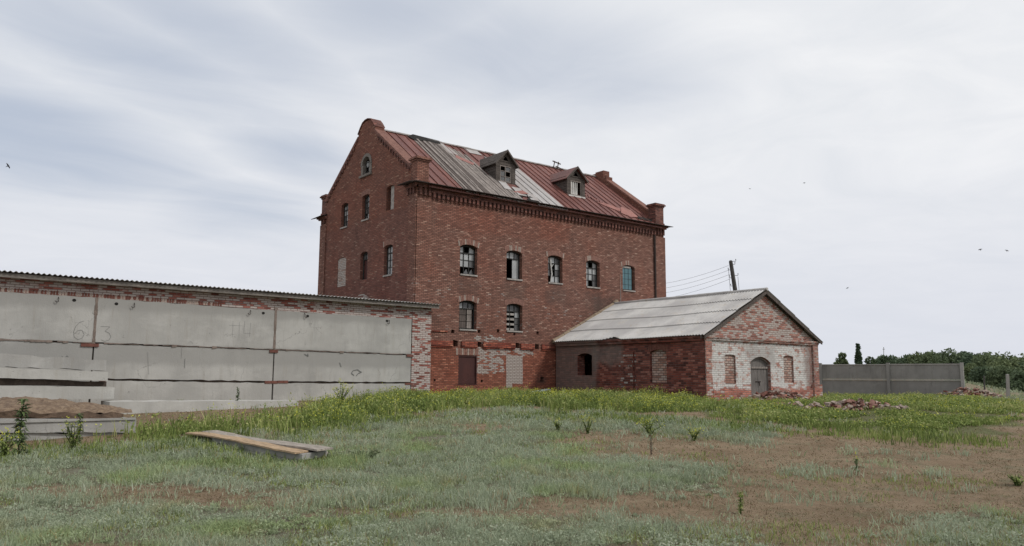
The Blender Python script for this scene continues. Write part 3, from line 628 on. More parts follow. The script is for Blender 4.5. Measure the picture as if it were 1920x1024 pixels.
# dormers ---------------------------------------------------------------
def dormer(x0, x1, y0, zs, ze, za, roofm, kind, label):
    xc = (x0 + x1) / 2; yb = y0 + (ze - zs) / RS + .2; ov = .16; oy = .17
    w_ = MB()
    for s in (x0, x1 - .05): w_.hexa([(s, y0, zs - .1), (s + .05, y0, zs - .1), (s + .05, yb, ze - .02), (s, yb, ze - .02), (s, y0, ze), (s + .05, y0, ze), (s + .05, yb, ze), (s, yb, ze)])
    # board-clad cheeks
    for s, dx in ((x0 - .018, .018), (x1, .018)):
        for i in range(7):
            z = zs + .08 + i * (ze - zs) / 7; ya = y0 + .03; yz = y0 + (z - zs) / RS + .12
            if yz > ya: w_.hexa([(s, ya, z), (s + dx, ya, z), (s + dx, yz, z), (s, yz, z), (s, ya, z + .13), (s + dx, ya, z + .13), (s + dx, yz + .1, z + .13), (s, yz + .1, z + .13)])
    w_.box(x0 - .03, x0 + .16, y0 - .03, y0 + .03, zs - .05, ze); w_.box(x1 - .16, x1 + .03, y0 - .03, y0 + .03, zs - .05, ze)
    w_.box(x0 + .16, x1 - .16, y0 - .02, y0 + .03, ze - .12, ze); w_.box(x0 - .02, x1 + .02, y0 - .07, y0 + .02, zs - .08, zs + .01)
    w_.prism([(x0 - .03, y0 + .01, ze), (x1 + .03, y0 + .01, ze), (xc, y0 + .01, za - .06)], (0, .04, 0))
    for i in range(4): # carved boards in the pediment
        f = .25 + i * .18; w_.prism([(xc - (1 - f) * .5, y0 - .012, ze + f * .55 * (za - ze) * .9), (xc + (1 - f) * .5, y0 - .012, ze + f * .55 * (za - ze) * .9), (xc, y0 - .012, ze + f * .55 * (za - ze) + .14)], (0, .018, 0))
    w_.box(x0 + .17, x0 + .22, y0 - .035, y0 - .022, zs + .05, ze - .13); w_.box(x1 - .22, x1 - .17, y0 - .035, y0 - .022, zs + .05, ze - .13)
    d = w_.build('dormer', M['dormer_wood'], mill); d['label'] = label
    r_ = MB()
    for s in (-1, 1):
        xe = x0 - ov if s < 0 else x1 + ov; zl = ze - ov * (za - ze) / ((x1 - x0) / 2) + .02
        ye = y0 + (zl - zs) / RS + .12; yr = y0 + (za - zs) / RS + .12
        P = [(xc + s * .001, y0 - oy, za), (xe, y0 - oy, zl), (xe, ye, zl), (xc + s * .001, yr, za)]
        r_.prism(P, (0, 0, .045)); P2 = [(xc + s * .01, y0 - oy - .02, za - .06), (xe, y0 - oy - .02, zl - .06), (xe, y0 - oy - .02, zl + .05), (xc + s * .01, y0 - oy - .02, za + .06)]; r_.prism(P2, (0, .03, 0), 1)
    r_.build('dormer_roof', [roofm, M['dormer_wood']], d)
    fr = MB(); a, c = x0 + .22, x1 - .22; z0, z1 = zs + .04, ze - .13
    yy = y0 + .02
    fr.box(a, a + .05, yy - .03, yy + .03, z0, z1, 0); fr.box(c - .05, c, yy - .03, yy + .03, z0, z1, 0); fr.box(a + .05, c - .05, yy - .03, yy + .03, z1 - .05, z1, 0); fr.box(a + .05, c - .05, yy - .03, yy + .03, z0, z0 + .05, 0)
    if kind == 0:
        xm = (a + c) / 2; fr.box(xm - .02, xm + .02, yy - .025, yy + .025, z0 + .05, z1 - .05)
        for q in (.33, .66): zq = z0 + (z1 - z0) * q; fr.box(a + .05, xm - .02, yy - .02, yy + .02, zq - .015, zq + .015); fr.box(xm + .02, c - .05, yy - .02, yy + .02, zq - .015, zq + .015)
    win = fr.build('window', M['board'], d)
    g = MB()
    if kind == 0:
        h = (z1 - z0 - .1) / 3; xm = (a + c) / 2
        for i in range(2):
            for j in range(3):
                if (i, j) in ((0, 2), (1, 1)): continue
                xa = a + .05 if i == 0 else xm + .02; g.box(xa, xa + (xm - a - .07), yy + .004, yy + .010, z0 + .05 + j * h, z0 + .05 + (j + 1) * h - .01)
        g.build('pane', M['pane_dull'], win)
    else:
        for i in range(4):
            xa = a + .06 + i * (c - a - .3) / 4; g.hexa([(xa, yy, z0 + .05), (xa + .10, yy, z0 + .05), (xa + .10, yy + .015, z0 + .05), (xa, yy + .015, z0 + .05), (xa + .02 * i, yy, z1 - .06), (xa + .10, yy, z1 - .06), (xa + .10, yy + .015, z1 - .06), (xa + .02 * i, yy + .015, z1 - .06)])
        g.build('board', M['rag'], win)
        s_ = MB(); s_.box(x0 + .02, x1 - .02, y0 - .12, y0 - .03, zs - .06, zs + .02); s_.build('sill', M['rag'], win)
dormer(5.46, 6.62, 1.55, 11.22, 12.22, 12.84, M['dormer_wood'], 0, 'grey weathered dormer with a half glazed two-leaf window')
dormer(10.18, 11.42, 1.55, 11.22, 12.2, 12.80, M['red_tin'], 1, 'dormer with red tin roof and torn white boarding')
# windows ---------------------------------------------------------------
def window(parent, u0, u1, z0, zs, rise, rows, place, rec=.22, pattern=None, header=None, sill=True, archbr=True, name='window', fm=None):
    """place(u, d, z): d is depth into the wall. pattern: rows from the top, P pale / G dull / D gone"""
    fm = fm or M['frame']; b = MB(); t_ = .045; n = len(pattern[0]) if pattern else 3
    def bx(b_, a, c, d0, d1, e, f, m=0):
        p0 = [place(a, d0, e), place(c, d0, e), place(c, d1, e), place(a, d1, e), place(a, d0, f), place(c, d0, f), place(c, d1, f), place(a, d1, f)]; b_.hexa(p0, m)
    zt = zs + rise * .4
    bx(b, u0, u0 + t_, rec, rec + .07, z0, zs + .02); bx(b, u1 - t_, u1, rec, rec + .07, z0, zs + .02); bx(b, u0 + t_, u1 - t_, rec, rec + .07, z0, z0 + .05)
    # arched head of the frame
    N = 8; hd = arch(u0, u1, z0, zs, rise)[2:]
    for i in range(len(hd) - 1):
        (a, e), (c, f) = hd[i], hd[i + 1]
        p0 = [place(c, rec, f - .09), place(a, rec, e - .09), place(a, rec + .07, e - .09), place(c, rec + .07, f - .09), place(c, rec, f), place(a, rec, e), place(a, rec + .07, e), place(c, rec + .07, f)]; b.hexa(p0)
    H = zt - z0 - .05; ws = (u1 - u0 - 2 * t_) / n; hr = H / rows
    tr = z0 + .05 + hr * (rows - 1); bx(b, u0 + t_, u1 - t_, rec - .01, rec + .06, tr - .02, tr + .025)
    pat = pattern or ['P' * n] * rows
    if header != 'open':
        for i in range(1, n): bx(b, u0 + t_ + ws * i - .015, u0 + t_ + ws * i + .015, rec, rec + .05, z0 + .05, tr - .02)
        for j in range(1, rows - 1): z = z0 + .05 + hr * j; bx(b, u0 + t_, u1 - t_, rec + .004, rec + .046, z - .012, z + .012)
    for i in range(1, n): bx(b, u0 + t_ + ws * i - .015, u0 + t_ + ws * i + .015, rec, rec + .05, tr + .025, zt - .02)
    w_ = b.build(name, fm, parent)
    gp, gd = MB(), MB()
    for r_, row in enumerate(pat):
        for c_, ch in enumerate(row):
            if ch == 'D': continue
            zb = z0 + .05 + hr * (rows - 1 - r_); a = u0 + t_ + ws * c_ + .012; tgt = gp if ch == 'P' else gd
            k = random.uniform(-.006, .006); p_ = [place(a, rec + .03 + k, zb + .01), place(a + ws - .024, rec + .03 - k, zb + .01), place(a + ws - .024, rec + .03, zb + hr - .012), place(a, rec + .03 + k, zb + hr - .012)]
            if ch == 'B': p_ = [p_[0], p_[1], place(a + ws * .55, rec + .03, zb + hr * .75), place(a + ws * .2, rec + .03, zb + hr * .35)]
            dd = Vector(place(0, .006, 0)) - Vector(place(0, 0, 0)); tgt.prism(p_, dd)
    if gp.v: gp.build('pane', M['pane'], w_)
    if gd.v: gd.build('pane', M['pane_dull'], w_)
    if sill:
        s_ = MB(); bx(s_, u0 + .01, u1 - .005, -.05, rec - .002, z0 - .06, z0 + .006); s_.build('sill', M['sill'], w_)
    if archbr:
        a_ = MB(); uc = (u0 + u1) / 2; hw = (u1 - u0) / 2 + .08; nb = 13; hd2 = .24
        for i in range(nb):
            q0 = -1 + 2 * i / nb; q1 = -1 + 2 * (i + .82) / nb
            def top(q): return zs + rise * (1 - (q * .95) ** 2)
            def spread(q, k): return uc + q * hw * (1 + k)
            p0 = [(spread(q0, 0), top(q0) - .01), (spread(q1, 0), top(q1) - .01), (spread(q1, .10), top(q1) + hd2 + random.uniform(-.02, .01)), (spread(q0, .10), top(q0) + hd2 + random.uniform(-.02, .01))]
            dd = Vector(place(0, .012, 0)) - Vector(place(0, 0, 0)); a_.prism([place(u, -.014, z) for u, z in p0], dd, 0 if random.random() < .86 else 1)
        a_.build('brick_arch', [M['rub1'], M['rub2']], w_)
    return w_, bx
fp = lambda u, d, z: (u, d, z); sp_ = lambda u, d, z: (d - .002, u, z)
pats = [(['PDP', 'PPP', 'PPG', 'DBB'], 4, None), (['PPG', 'DDD', 'DDD', 'DDD'], 4, 'open'), (['PPG', 'GDP', 'GDG', 'DPP'], 4, None), (['PDP', 'PPP', 'PPG', 'PDG'], 4, None), (['GGG', 'DDD', 'DDD', 'DDD'], 4, None),
        (['PGG', 'DDD', 'DDD', 'DDD'], 4, 'open'), (['GGG', 'DDP', 'DDG', 'DDG'], 4, None)]
for i, (wn, (pt, rows, hd)) in enumerate(zip(wins, pats)):
    if i == 4: pt = ['DDD'] * 4
    w_, bx = window(mill, *wn, rows, fp, .2, pt, hd)
    u0, u1, z0, zs, _ = wn
    q = MB()
    if i == 1: bx(q, u0 + .52, u1 - .06, .24, .26, z0 + .05, z0 + .98); q.build('window_leaf', M['pane'], w_)
    if i == 2:
        q.tube([(u0 + .30, .19, zs), (u0 + .34, .17, zs - .5), (u0 + .38, .16, zs - .8), (u0 + .3, .17, z0 + .06)], [.05, .035, .04, .02], 6); q.tube([(u0 + .36, .17, zs - .45), (u0 + .48, .17, zs - .3)], .02, 5); q.build('curtain', M['rag'], w_)
    if i == 4:
        bx(q, u0 + .01, u1 - .16, .10, .12, z0 + .06, zs - .03); q.build('sheet', M['pane_blue'], w_); q = MB(); bx(q, u0 + .0, u1 - .25, .06, .13, zs - .03, zs + .06); q.build('lintel', M['sill'], w_)
        q = MB()
        for k in range(1, 4): bx(q, u0 + .02, u1 - .17, .092, .0995, z0 + k * .3, z0 + k * .3 + .015)
        for k in range(1, 3): bx(q, u0 + k * .26, u0 + k * .26 + .015, .085, .0915, z0 + .06, zs - .04)
        q.build('glazing_bar', M['frame'], w_)
    if i == 5:
        for k in range(3): bx(q, u0 + .05, u0 + .50, .215, .235, z0 + .07 + k * .30, z0 + .35 + k * .30, 0)
        for k in range(3): bx(q, u0 + .56, u1 - .13, .215, .235, z0 + .07 + k * .31, z0 + .36 + k * .31, 1)
        q.build_each('boarding', [M['board_dark'], M['board']], w_)
    if i == 6:
        for k in range(4):
            for j in range(2): bx(q, u0 + .06 + j * .29, u0 + .29 + j * .29, .17, .30, z0 + .03 + k * .235, z0 + .13 + k * .235)
        q.build_each('stacked_bricks', M['sill'], w_)
b = MB(); b.box(2.31, 3.32, .05, .08, 1.27, 2.54); b.box(2.30, 3.33, -.01, .05, 1.235, 1.29); b.box(3.27, 3.32, -.01, .05, 1.29, 2.54); b.box(2.31, 2.36, .01, .05, 1.29, 2.54); b.box(2.36, 3.27, .01, .05, 2.49, 2.54)
b.prism([(2.36, .05, 1.3), (3.27, .05, 1.3), (3.27, .05, 1.62)], (0, -.012, 0)); dr = b.build('iron_door', M['brown_sheet'], mill)
b = MB(); 
for i in range(12):
    u = 2.2 + i * .1; b.prism([(u, -.014, 2.56), (u + .075, -.014, 2.56), (u + .09 + (i - 6) * .004, -.014, 2.86), (u + (i - 6) * .004, -.014, 2.86)], (0, .012, 0), i % 3 == 0)
b.build('brick_arch', [M['rub1'], M['rub2']], mill)
gw = [(1.97, 2.69, 9.14, 10.22), (4.36, 5.08, 9.07, 10.22), (6.6, 7.36, 9.03, 10.18), (1.98, 2.75, 6.15, 7.46), (4.36, 5.1, 6.16, 7.42)]
gp_ = [None, ['GPG', 'GPG', 'PGG', 'GPB'], ['GPP', 'GPP', 'GPG', 'GGG'], ['PPP', 'PPP', 'PPP', 'PPP'], ['GGG', 'DDD', 'DDD', 'DDD']]
for i, g in enumerate(gw):
    a, c, z0, zs = g
    if i == 0:
        b = MB(); b.box(.12, .14, a, a + .5, z0, zs + .08); b.build('window', M['sill'], mill); continue
    w_, bx = window(mill, a, c, z0, zs, .09, 4, sp_, .16, gp_[i], 'open' if i == 4 else None, sill=i in (1, 2, 3), archbr=i in (1, 3))
    if i == 4: q = MB(); bx(q, a + .05, a + .33, .2, .22, z0 + .06, z0 + .95); bx(q, a + .38, c - .05, .2, .22, z0 + .06, z0 + .95); q.build_each('shutter', M['brown_sheet'], w_)
b = MB(); b.box(.02, .3, 6.62, 7.56, 6.03, 7.46); b.build('bricked_up_window', M['brick_infill'], mill)
b = MB()
for (y0, y1, z0, z1) in ((4.30, 4.36, 11.3, 11.8), (5.16, 5.22, 11.3, 11.8)): b.box(-.04, .2, y0 - .10, y1 + .02, z0, z1)
for a in range(8):
    a0, a1 = a * math.pi / 8, (a + 1) * math.pi / 8
    P = [(-.04, 4.76 + r_ * math.cos(q), 11.78 + r_ * math.sin(q) * 1.02) for r_, q in ((.40, a0), (.56, a0), (.56, a1), (.40, a1))]; b.prism(P, (.24, 0, 0))
b.box(-.10, .2, 4.16, 5.36, 11.2, 11.3)
w_ = b.build('window', M['beam'], mill); w_['label'] = 'small arched attic window in a grey surround'
q = MB()
for i in range(3): q.box(.12, .15, 4.5 + i * .25, 4.53 + i * .25, 11.3, 12.1)
for i in range(3): q.box(.122, .148, 4.38, 5.15, 11.45 + i * .24, 11.48 + i * .24)
q.build('glazing_bar', M['frame'], w_)
q = MB(); q.box(.135, .14, 4.55, 4.75, 11.5, 11.92); q.box(.135, .14, 4.8, 5.0, 11.72, 12.0); q.box(.135, .14, 4.55, 4.72, 11.3, 11.43); q.build('pane', M['pane'], w_)
# downpipe groove near the far corner
b = MB(); b.tube([(15.18, -.07, 9.4), (15.2, -.07, 5.2)], .05, 6); b.build('downpipe', M['metal_dark'], mill)
b = MB(); b.tube([(12.5, -.03, 7.0), (12.5, -.03, 5.5)], .012, 5); b.build('cable', M['sill'], mill)

# ------------------------------------------------------------------ OUTBUILDING
ann = thing('brick_outbuilding', (11.9, -4.5, .65), 'low red and white brick outbuilding with corrugated gable roof built against the mill', 'building')
AX0, AX1, AY, AR = 7.94, 15.86, -9.06, 11.9
sidep = lambda u, z, d: (AX0 + d, u, z)
slab_wall('wall', [(AY + .45, .1), (-.1, .1), (-.1, 3.28), (AY + .45, 3.28)], [arch(-2.6, -1.63, 1.7, 2.6, .12), arch(-7.05, -6.15, 1.4, 2.68, .1)], sidep, .45, M['annex_side'], ann)
slab_wall('wall', [(AX0, .1), (AX1, .1), (AX1, 3.3), (AR, 5.24), (AX0, 3.3)], [arch(10.86, 12.28, .8, 2.28, .24), arch(9.15, 9.86, 1.38, 2.52, .05), arch(13.26, 14.0, 1.42, 2.56, .05)], lambda u, z, d: (u, AY + d, z), .45, M['annex_end'], ann)
slab_wall('wall', [(AY + .45, .1), (-.1, .1), (-.1, 3.28), (AY + .45, 3.28)], [], lambda u, z, d: (AX1 - d, u, z), .45, M['annex_side'], ann)
b = MB(); b.box(AX0 + .12, AX0 + .4, -7.06, -6.14, 1.39, 2.79); b.build('bricked_up_window', M['annex_infill'], ann)
for a, c, z0, z1 in ((9.14, 9.87, 1.37, 2.58), (13.25, 14.01, 1.41, 2.62)):
    b = MB(); b.box(a, c, AY + .07, AY + .4, z0, z1); b.build('bricked_up_window', M['annex_infill'], ann)
b = MB(); b.box(AX0 - .10, AX0 - .002, -5.25, -4.72, .3, 2.75); b.box(AX0 - .14, AX0 - .002, -5.3, -4.68, .3, 1.0); b.box(AX0 - .05, AX0 - .001, AY - .02, AY + .6, .3, 3.2); b.build_each('buttress', M['annex_side'], ann)
b = MB(); b.box(AX0 - .05, 8.28, AY - .06, AY - .002, .3, 3.12); b.box(15.5, AX1 + .06, AY - .07, AY - .002, .3, 3.12); b.box(15.35, AX1 + .12, AY - .16, AY - .002, .3, 1.35); b.build_each('corner_pilaster', M['annex_end'], ann)
b = MB(); b.box(AX0 - .06, AX1 + .08, AY - .09, AY - .002, 3.12, 3.2); b.box(AX0 - .1, AX1 + .12, AY - .13, AY - .002, 3.2, 3.29); b.box(8.28, 10.72, AY - .09, AY - .002, .3, 1.14); b.box(12.42, 15.35, AY - .09, AY - .002, .3, 1.18); b.build_each('string_course', M['annex_end'], ann)
b = MB(); b.box(AX0 - .12, AX0 - .002, AY + .05, -.2, 3.08, 3.2); b.box(AX0 - .18, AX0 - .002, AY + .05, -.2, 3.2, 3.28); b.build_each('cornice', M['annex_side'], ann)
b = MB()
for i in range(11):
    u = -7.13 + i * .1; z = 2.68 + .1 * (1 - ((u + 6.6) / .5) ** 2); b.prism([(AX0 - .014, u, z), (AX0 - .014, u + .08, z), (AX0 - .014, u + .08, z + .24), (AX0 - .014, u, z + .24)], (.012, 0, 0))
b.build('brick_arch', M['rub3'], ann)
# door
b = MB(); y = AY + .16
b.box(10.88, 11.56, y, y + .04, .8, 2.02); b.box(11.58, 12.26, y, y + .04, .8, 2.02)
door = b.build('door', M['door'], ann)
b = MB(); b.prism([(u, y + .01, z) for u, z in arch(10.9, 12.24, 2.1, 2.26, .22)], (0, .04, 0)); b.build('door_top_panel', M['door'], door)
b = MB(); b.box(10.84, 12.3, y - .05, y, 2.02, 2.1); b.box(10.84, 10.9, y - .03, y, .8, 2.02); b.box(12.24, 12.3, y - .03, y, .8, 2.02)
hd = arch(10.86, 12.28, .8, 2.28, .24)[2:]
for i in range(len(hd) - 1):
    (a, e), (c, f) = hd[i], hd[i + 1]; b.hexa([(c, y - .05, f - .07), (a, y - .05, e - .07), (a, y, e - .07), (c, y, f - .07), (c, y - .05, f), (a, y - .05, e), (a, y, e), (c, y, f)])
for x in (10.98, 11.15, 11.32, 11.47, 11.68, 11.85, 12.02, 12.15): b.box(x, x + .012, y - .006, y - .001, .82, 2.0)
b.build('door_frame', M['board'], door)
b = MB(); b.box(11.4, 11.75, y - .02, y - .002, 1.45, 1.49); b.tube([(11.6, y - .04, 1.46), (11.62, y - .05, 1.3)], .02, 6); b.build('door_handle', M['iron'], door)
# corrugated roofs
def corrugate(name, fn, ulen, rows, parent, matr, pitch=.15, amp=.022, eave_cut=None, th=.008):
    """fn(u, s) -> (point, normal); u runs along the eave, s in 0..1 up the slope; rows of overlapping sheets"""
    V, Fc = [], []; n = int(ulen / pitch * 8)
    us = [ulen * i / n for i in range(n + 1)]
    for (s0, s1, l0, l1) in rows:
        for side in (0, 1):
            base = len(V)
            for u in us:
                a = s0 if not eave_cut else max(s0, eave_cut(u, s0))
                for s, l_ in ((a, l0), (s1, l1)):
                    P, N = fn(u, s); k = amp * math.cos(2 * math.pi * u / pitch) + l_ - side * th
                    V.append(tuple(P + N * k))
            for i in range(n):
                q = (base + 2 * i, base + 2 * i + 2, base + 2 * i + 3, base + 2 * i + 1); Fc.append(q if side == 0 else q[::-1])
        b0 = len(V) - 2 * (n + 1) * 2; b1 = b0 + 2 * (n + 1)
        for i in range(n): Fc.append((b0 + 2 * i, b1 + 2 * i, b1 + 2 * i + 2, b0 + 2 * i + 2))
    return finish(name, V, Fc, matr, parent)
AZ = 5.36; AE = 3.27
def slopeL(u, s):
    P = Vector((7.70 + (AR - 7.70) * s, AY - .22 + u, AE + (AZ - AE) * s)); P.z += .03 * math.sin(u * .9 + 1) * (1 - abs(s - .5)) ; return P, Vector((-.46, 0, .89))
def slopeR(u, s):
    P = Vector((16.1 + (AR - 16.1) * s, AY - .22 + u, AE - .05 + (AZ - AE + .05) * s)); return P, Vector((.46, 0, .89))
RW = [(0, .28, .03, .010), (.255, .54, .044, .012), (.515, .80, .044, .012), (.77, 1., .044, .02)]
def cut(u, s0):
    if s0 > .01: return s0
    y = AY - .22 + u; return .06 * max(0, 1 - abs((y + 4.1) / .6)) if abs(y + 4.1) < .6 else 0.
aroof = corrugate('roof', slopeL, 9.1, RW, ann, M['slate'], eave_cut=cut); corrugate('roof', slopeR, 9.1, RW, ann, M['slate'])
b = MB()
for s in (-1, 1):
    xe = 7.72 if s < 0 else 16.08
    for (ya, yb_, th) in ((AY - .20, AY - .15, .15), (AY - .02, AY + .06, .12)):
        P = [(AR, ya, AZ - .16), (xe, ya, AE - .11), (xe, ya, AE + .0), (AR, ya, AZ - .03)]; b.prism(P, (0, yb_ - ya, 0))
b.box(AX0 - .06, AX0 + .1, AY - .15, -.1, 3.28, 3.33); b.build_each('barge_board', M['board_dark'], ann)
b = MB()
for i in range(5): b.tube([(AR, AY - .24 + i * 1.84, AZ + .045 + .01 * (i % 2)), (AR, AY - .2 + (i + 1) * 1.84, AZ + .045 + .01 * (i % 2))], .07, 8)
b.build('ridge_cap', M['slate'], ann)
b = MB()
for i in range(12):
    s = i / 12; P = Vector((7.72 + (AR - 7.72) * s, -.14, AE + .05 + (AZ - AE) * s)); P2 = Vector((7.72 + (AR - 7.72) * (s + .083), -.14, AE + .05 + (AZ - AE) * (s + .083)))
    r1 = random.uniform(.07, .11); b.tube([P, P2], [r1, random.uniform(.07, .11)], 6)
b.tube([(11.9, -.16, 5.4), (12.1, -.16, 5.55)], .12, 6); b.build('roof_flashing', M['lichen'], ann)

# ------------------------------------------------------------------ CONCRETE SHED
shed = thing('concrete_shed', (-9, 3, .6), 'long low shed of grey concrete panels under a brick course and corrugated eave', 'building')
YW = -.3
b = MB(); b.box(-20, -.25, YW + .05, YW + .22, .2, 4.5); b.build('wall_core', M['mortar_gap_shade'], shed)
slab_wall('brick_course', [(-20, 4.13), (-12.2, 4.10), (-6.2, 4.03), (-.25, 4.0), (-.25, 4.62), (-20, 4.62)], [], lambda u, z, d: (u, YW + .0 + d, z), .26, M['shed_brick'], shed)
b = MB(); b.box(-.25, .68, YW - .02, -.065, .3, 4.6); b.build('brick_pier', M['shed_brick'], shed)
b = MB()
for i in range(260):   # soldier course at the foot of the brickwork
    x = -19.9 + i * .082
    if x > -8.2: break
    z = 4.10 + (-12.2 - x) * .004 if x < -12.2 else 4.10 - (x + 12.2) * .012; b.box(x, x + .06, YW - .012, YW - .002, z + .01, z + .14, 0 if random.random() < .55 else 1)
b.build('soldier_course', [M['rub3'], M['rub2']], shed)
def jag(x0, z0, x1, z1, k=.012, n=26):
    return [(x0 + (x1 - x0) * i / n, z0 + (z1 - z0) * i / n + (random.uniform(-k, k) if 0 < i < n else 0)) for i in range(n + 1)]
def panel(x0, x1, zb0, zb1, zt0, zt1, off=0., k=.012):
    bot = jag(x0, zb0, x1, zb1, k); top = jag(x1, zt1, x0, zt0, k)
    return slab_wall('wall_panel', bot + top, [], lambda u, z, d: (u, YW - .03 + off + d, z), .1, M['concrete'], shed)
top = [-18.2, -12.24, -6.18, -.27]
zt = {-18.2: 4.13, -12.24: 4.10, -6.18: 4.02, -.27: 4.0}; zj = {-18.2: 2.68, -12.24: 2.63, -6.18: 2.57, -.27: 2.51}; zk = {-18.2: 1.48, -12.24: 1.45, -6.18: 1.37, -.27: 1.34}
for i in range(3):
    a, c = top[i], top[i + 1]
    panel(a + .03, c - .03, zj[a] + .02, zj[c] + .02, zt[a], zt[c], .0); panel(a + .03, c - .02, zk[a] + .03, zk[c] + .03, zj[a] - .03, zj[c] - .03, .012, .018)
    panel(a + .03, c - .03, .3, .3, zk[a] - .04, zk[c] - .04, -.01, .015)
b = MB()
for a, c in ((-12.24, -6.18), (-6.18, -.27), (-18.2, -12.24)):   # mortar squeezed out along the joints
    for i in range(40):
        f = i / 40; x = a + (c - a) * f; z = zj[a] + (zj[c] - zj[a]) * f; h = random.uniform(.012, .035) * (1.8 if x < -13 or random.random() < .08 else .7)
        if random.random() < .85: b.hexa([(x, YW - .045, z - h), (x + .16, YW - .045, z - h * .6), (x + .16, YW, z - h * .6), (x, YW, z - h), (x, YW - .04, z + h * .6), (x + .16, YW - .04, z + h * .5), (x + .16, YW, z + h * .5), (x, YW, z + h * .6)])
for x in (-12.24, -6.18):
    z = 2.6
    while z < 4.0: h = random.uniform(.1, .2); w1 = random.uniform(.03, .06); b.box(x - w1, x + w1 * .8, YW - .040, YW, z, z + h); z += h
b.build_each('joint_mortar', M['mortar_tan'], shed)
b = MB()
for (x, z, w1, h) in ((-12.35, 2.55, .26, .05), (-6.2, 2.5, .16, .05), (-6.25, 1.36, .24, .05), (-5.8, 1.37, .2, .05), (-.35, 2.46, .16, .05), (-.4, 1.3, .16, .04), (-11.9, 1.44, .1, .05)): b.box(x - w1, x + w1, YW - .06, YW, z - h, z + h)
b.build_each('packing_brick', M['rub3'], shed)
b = MB()
for (x, z) in ((-12.9, 3.98), (-11.65, 3.94), (-6.66, 3.90), (-4.92, 3.88), (-1.47, 3.86)):
    P = [(x + .06 * math.cos(k * math.pi / 5), YW - .0325, z + .05 * math.sin(k * math.pi / 5)) for k in range(10)]; b.prism(P, (0, -.003, 0))
b.build_each('lifting_hole', M['dark'], shed)
for (x, z, s) in ((-13.35, 4.05, 1), (-11.1, 4.0, 1), (-7.15, 3.98, 1), (-5.05, 3.98, -1), (-1.38, 3.9, 1)):
    b = MB(); b.tube([(x, YW - .03, z), (x, YW - .08, z - .03), (x + .0, YW - .09, z - .14), (x - .05 * s, YW - .09, z - .17), (x - .1 * s, YW - .08, z - .12)], .012, 6); b.build('lifting_hook', M['iron'], shed)
# figures and lines scratched in the panels
def stroke(b, pts, w_=.014):
    for (a, c), (e, f) in zip(pts[:-1], pts[1:]):
        d = Vector((e - a, f - c)).normalized(); nrm = Vector((-d.y, d.x)) * w_
        b.prism([(a - nrm.x, YW - .034, c - nrm.y), (e - nrm.x, YW - .034, f - nrm.y), (e + nrm.x, YW - .034, f + nrm.y), (a + nrm.x, YW - .034, c + nrm.y)], (0, -.002, 0))
def pxs(pts): return [(lambda q: (q.x, q.z))(onY(x, y, YW - .034)) for x, y in pts]
b = MB()
stroke(b, pxs([(158, 602), (150, 604), (142, 612), (138, 622), (139, 632), (146, 637), (154, 634), (158, 627), (154, 620), (146, 620), (140, 626)]), .006)
stroke(b, pxs([(189, 612), (206, 613), (197, 621), (205, 625), (208, 632), (204, 638), (196, 640), (189, 637)]), .006)
for q in ([(437, 602), (436, 632)], [(449, 604), (448, 630)], [(430, 610), (455, 611)], [(459, 602), (457, 625), (470, 625)], [(470, 605), (468, 632)], [(352, 644), (358, 640), (362, 645)]): stroke(b, pxs(q), .0025)
stroke(b, pxs([(116, 668), (120, 672), (126, 667), (130, 673), (135, 677), (134, 690)]), .008)
stroke(b, pxs([(664, 704), (659, 700), (662, 695), (670, 693), (678, 698), (672, 700), (668, 705)]), .014); stroke(b, pxs([(637, 680), (640, 688)]), .012); stroke(b, pxs([(571, 664), (578, 668), (577, 663)]), .014)
stroke(b, pxs([(347, 672), (346, 690)]), .006); stroke(b, pxs([(341, 652), (340, 672)]), .003); stroke(b, pxs([(277, 660), (279, 702)]), .003)
b.build('scratched_marks', M['scratch'], shed)
# eave: beam and corrugated sheet
b = MB(); b.hexa([(-20, -.62, 4.56), (-.02, -.62, 4.48), (-.02, -.31, 4.52), (-20, -.31, 4.60), (-20, -.62, 4.70), (-.02, -.62, 4.61), (-.02, -.31, 4.66), (-20, -.31, 4.72)])
b.hexa([(-.02, -.62, 4.48), (.88, -.62, 4.475), (.88, -.31, 4.52), (-.02, -.31, 4.52), (-.02, -.62, 4.61), (.88, -.62, 4.60), (.88, -.31, 4.65), (-.02, -.31, 4.66)], 0)
b.build('eave_beam', M['beam'], shed)
def shedf(u, s):
    x = -20 + u; ymax = 5.5 if x < -.1 else -.1; return Vector((x, -.72 + (ymax + .72) * s, 4.72 - .0045 * (x + 20) - .10 * s)), Vector((0, 0, 1))
corrugate('roof', shedf, 20.9, [(0, 1, .03, .03)], shed, M['slate'])
b = MB(); b.box(-20, -19.8, -.25, 5.4, .2, 4.55); b.box(-20, -.1, 5.2, 5.4, .2, 4.5); b.build_each('wall', M['shed_brick'], shed)

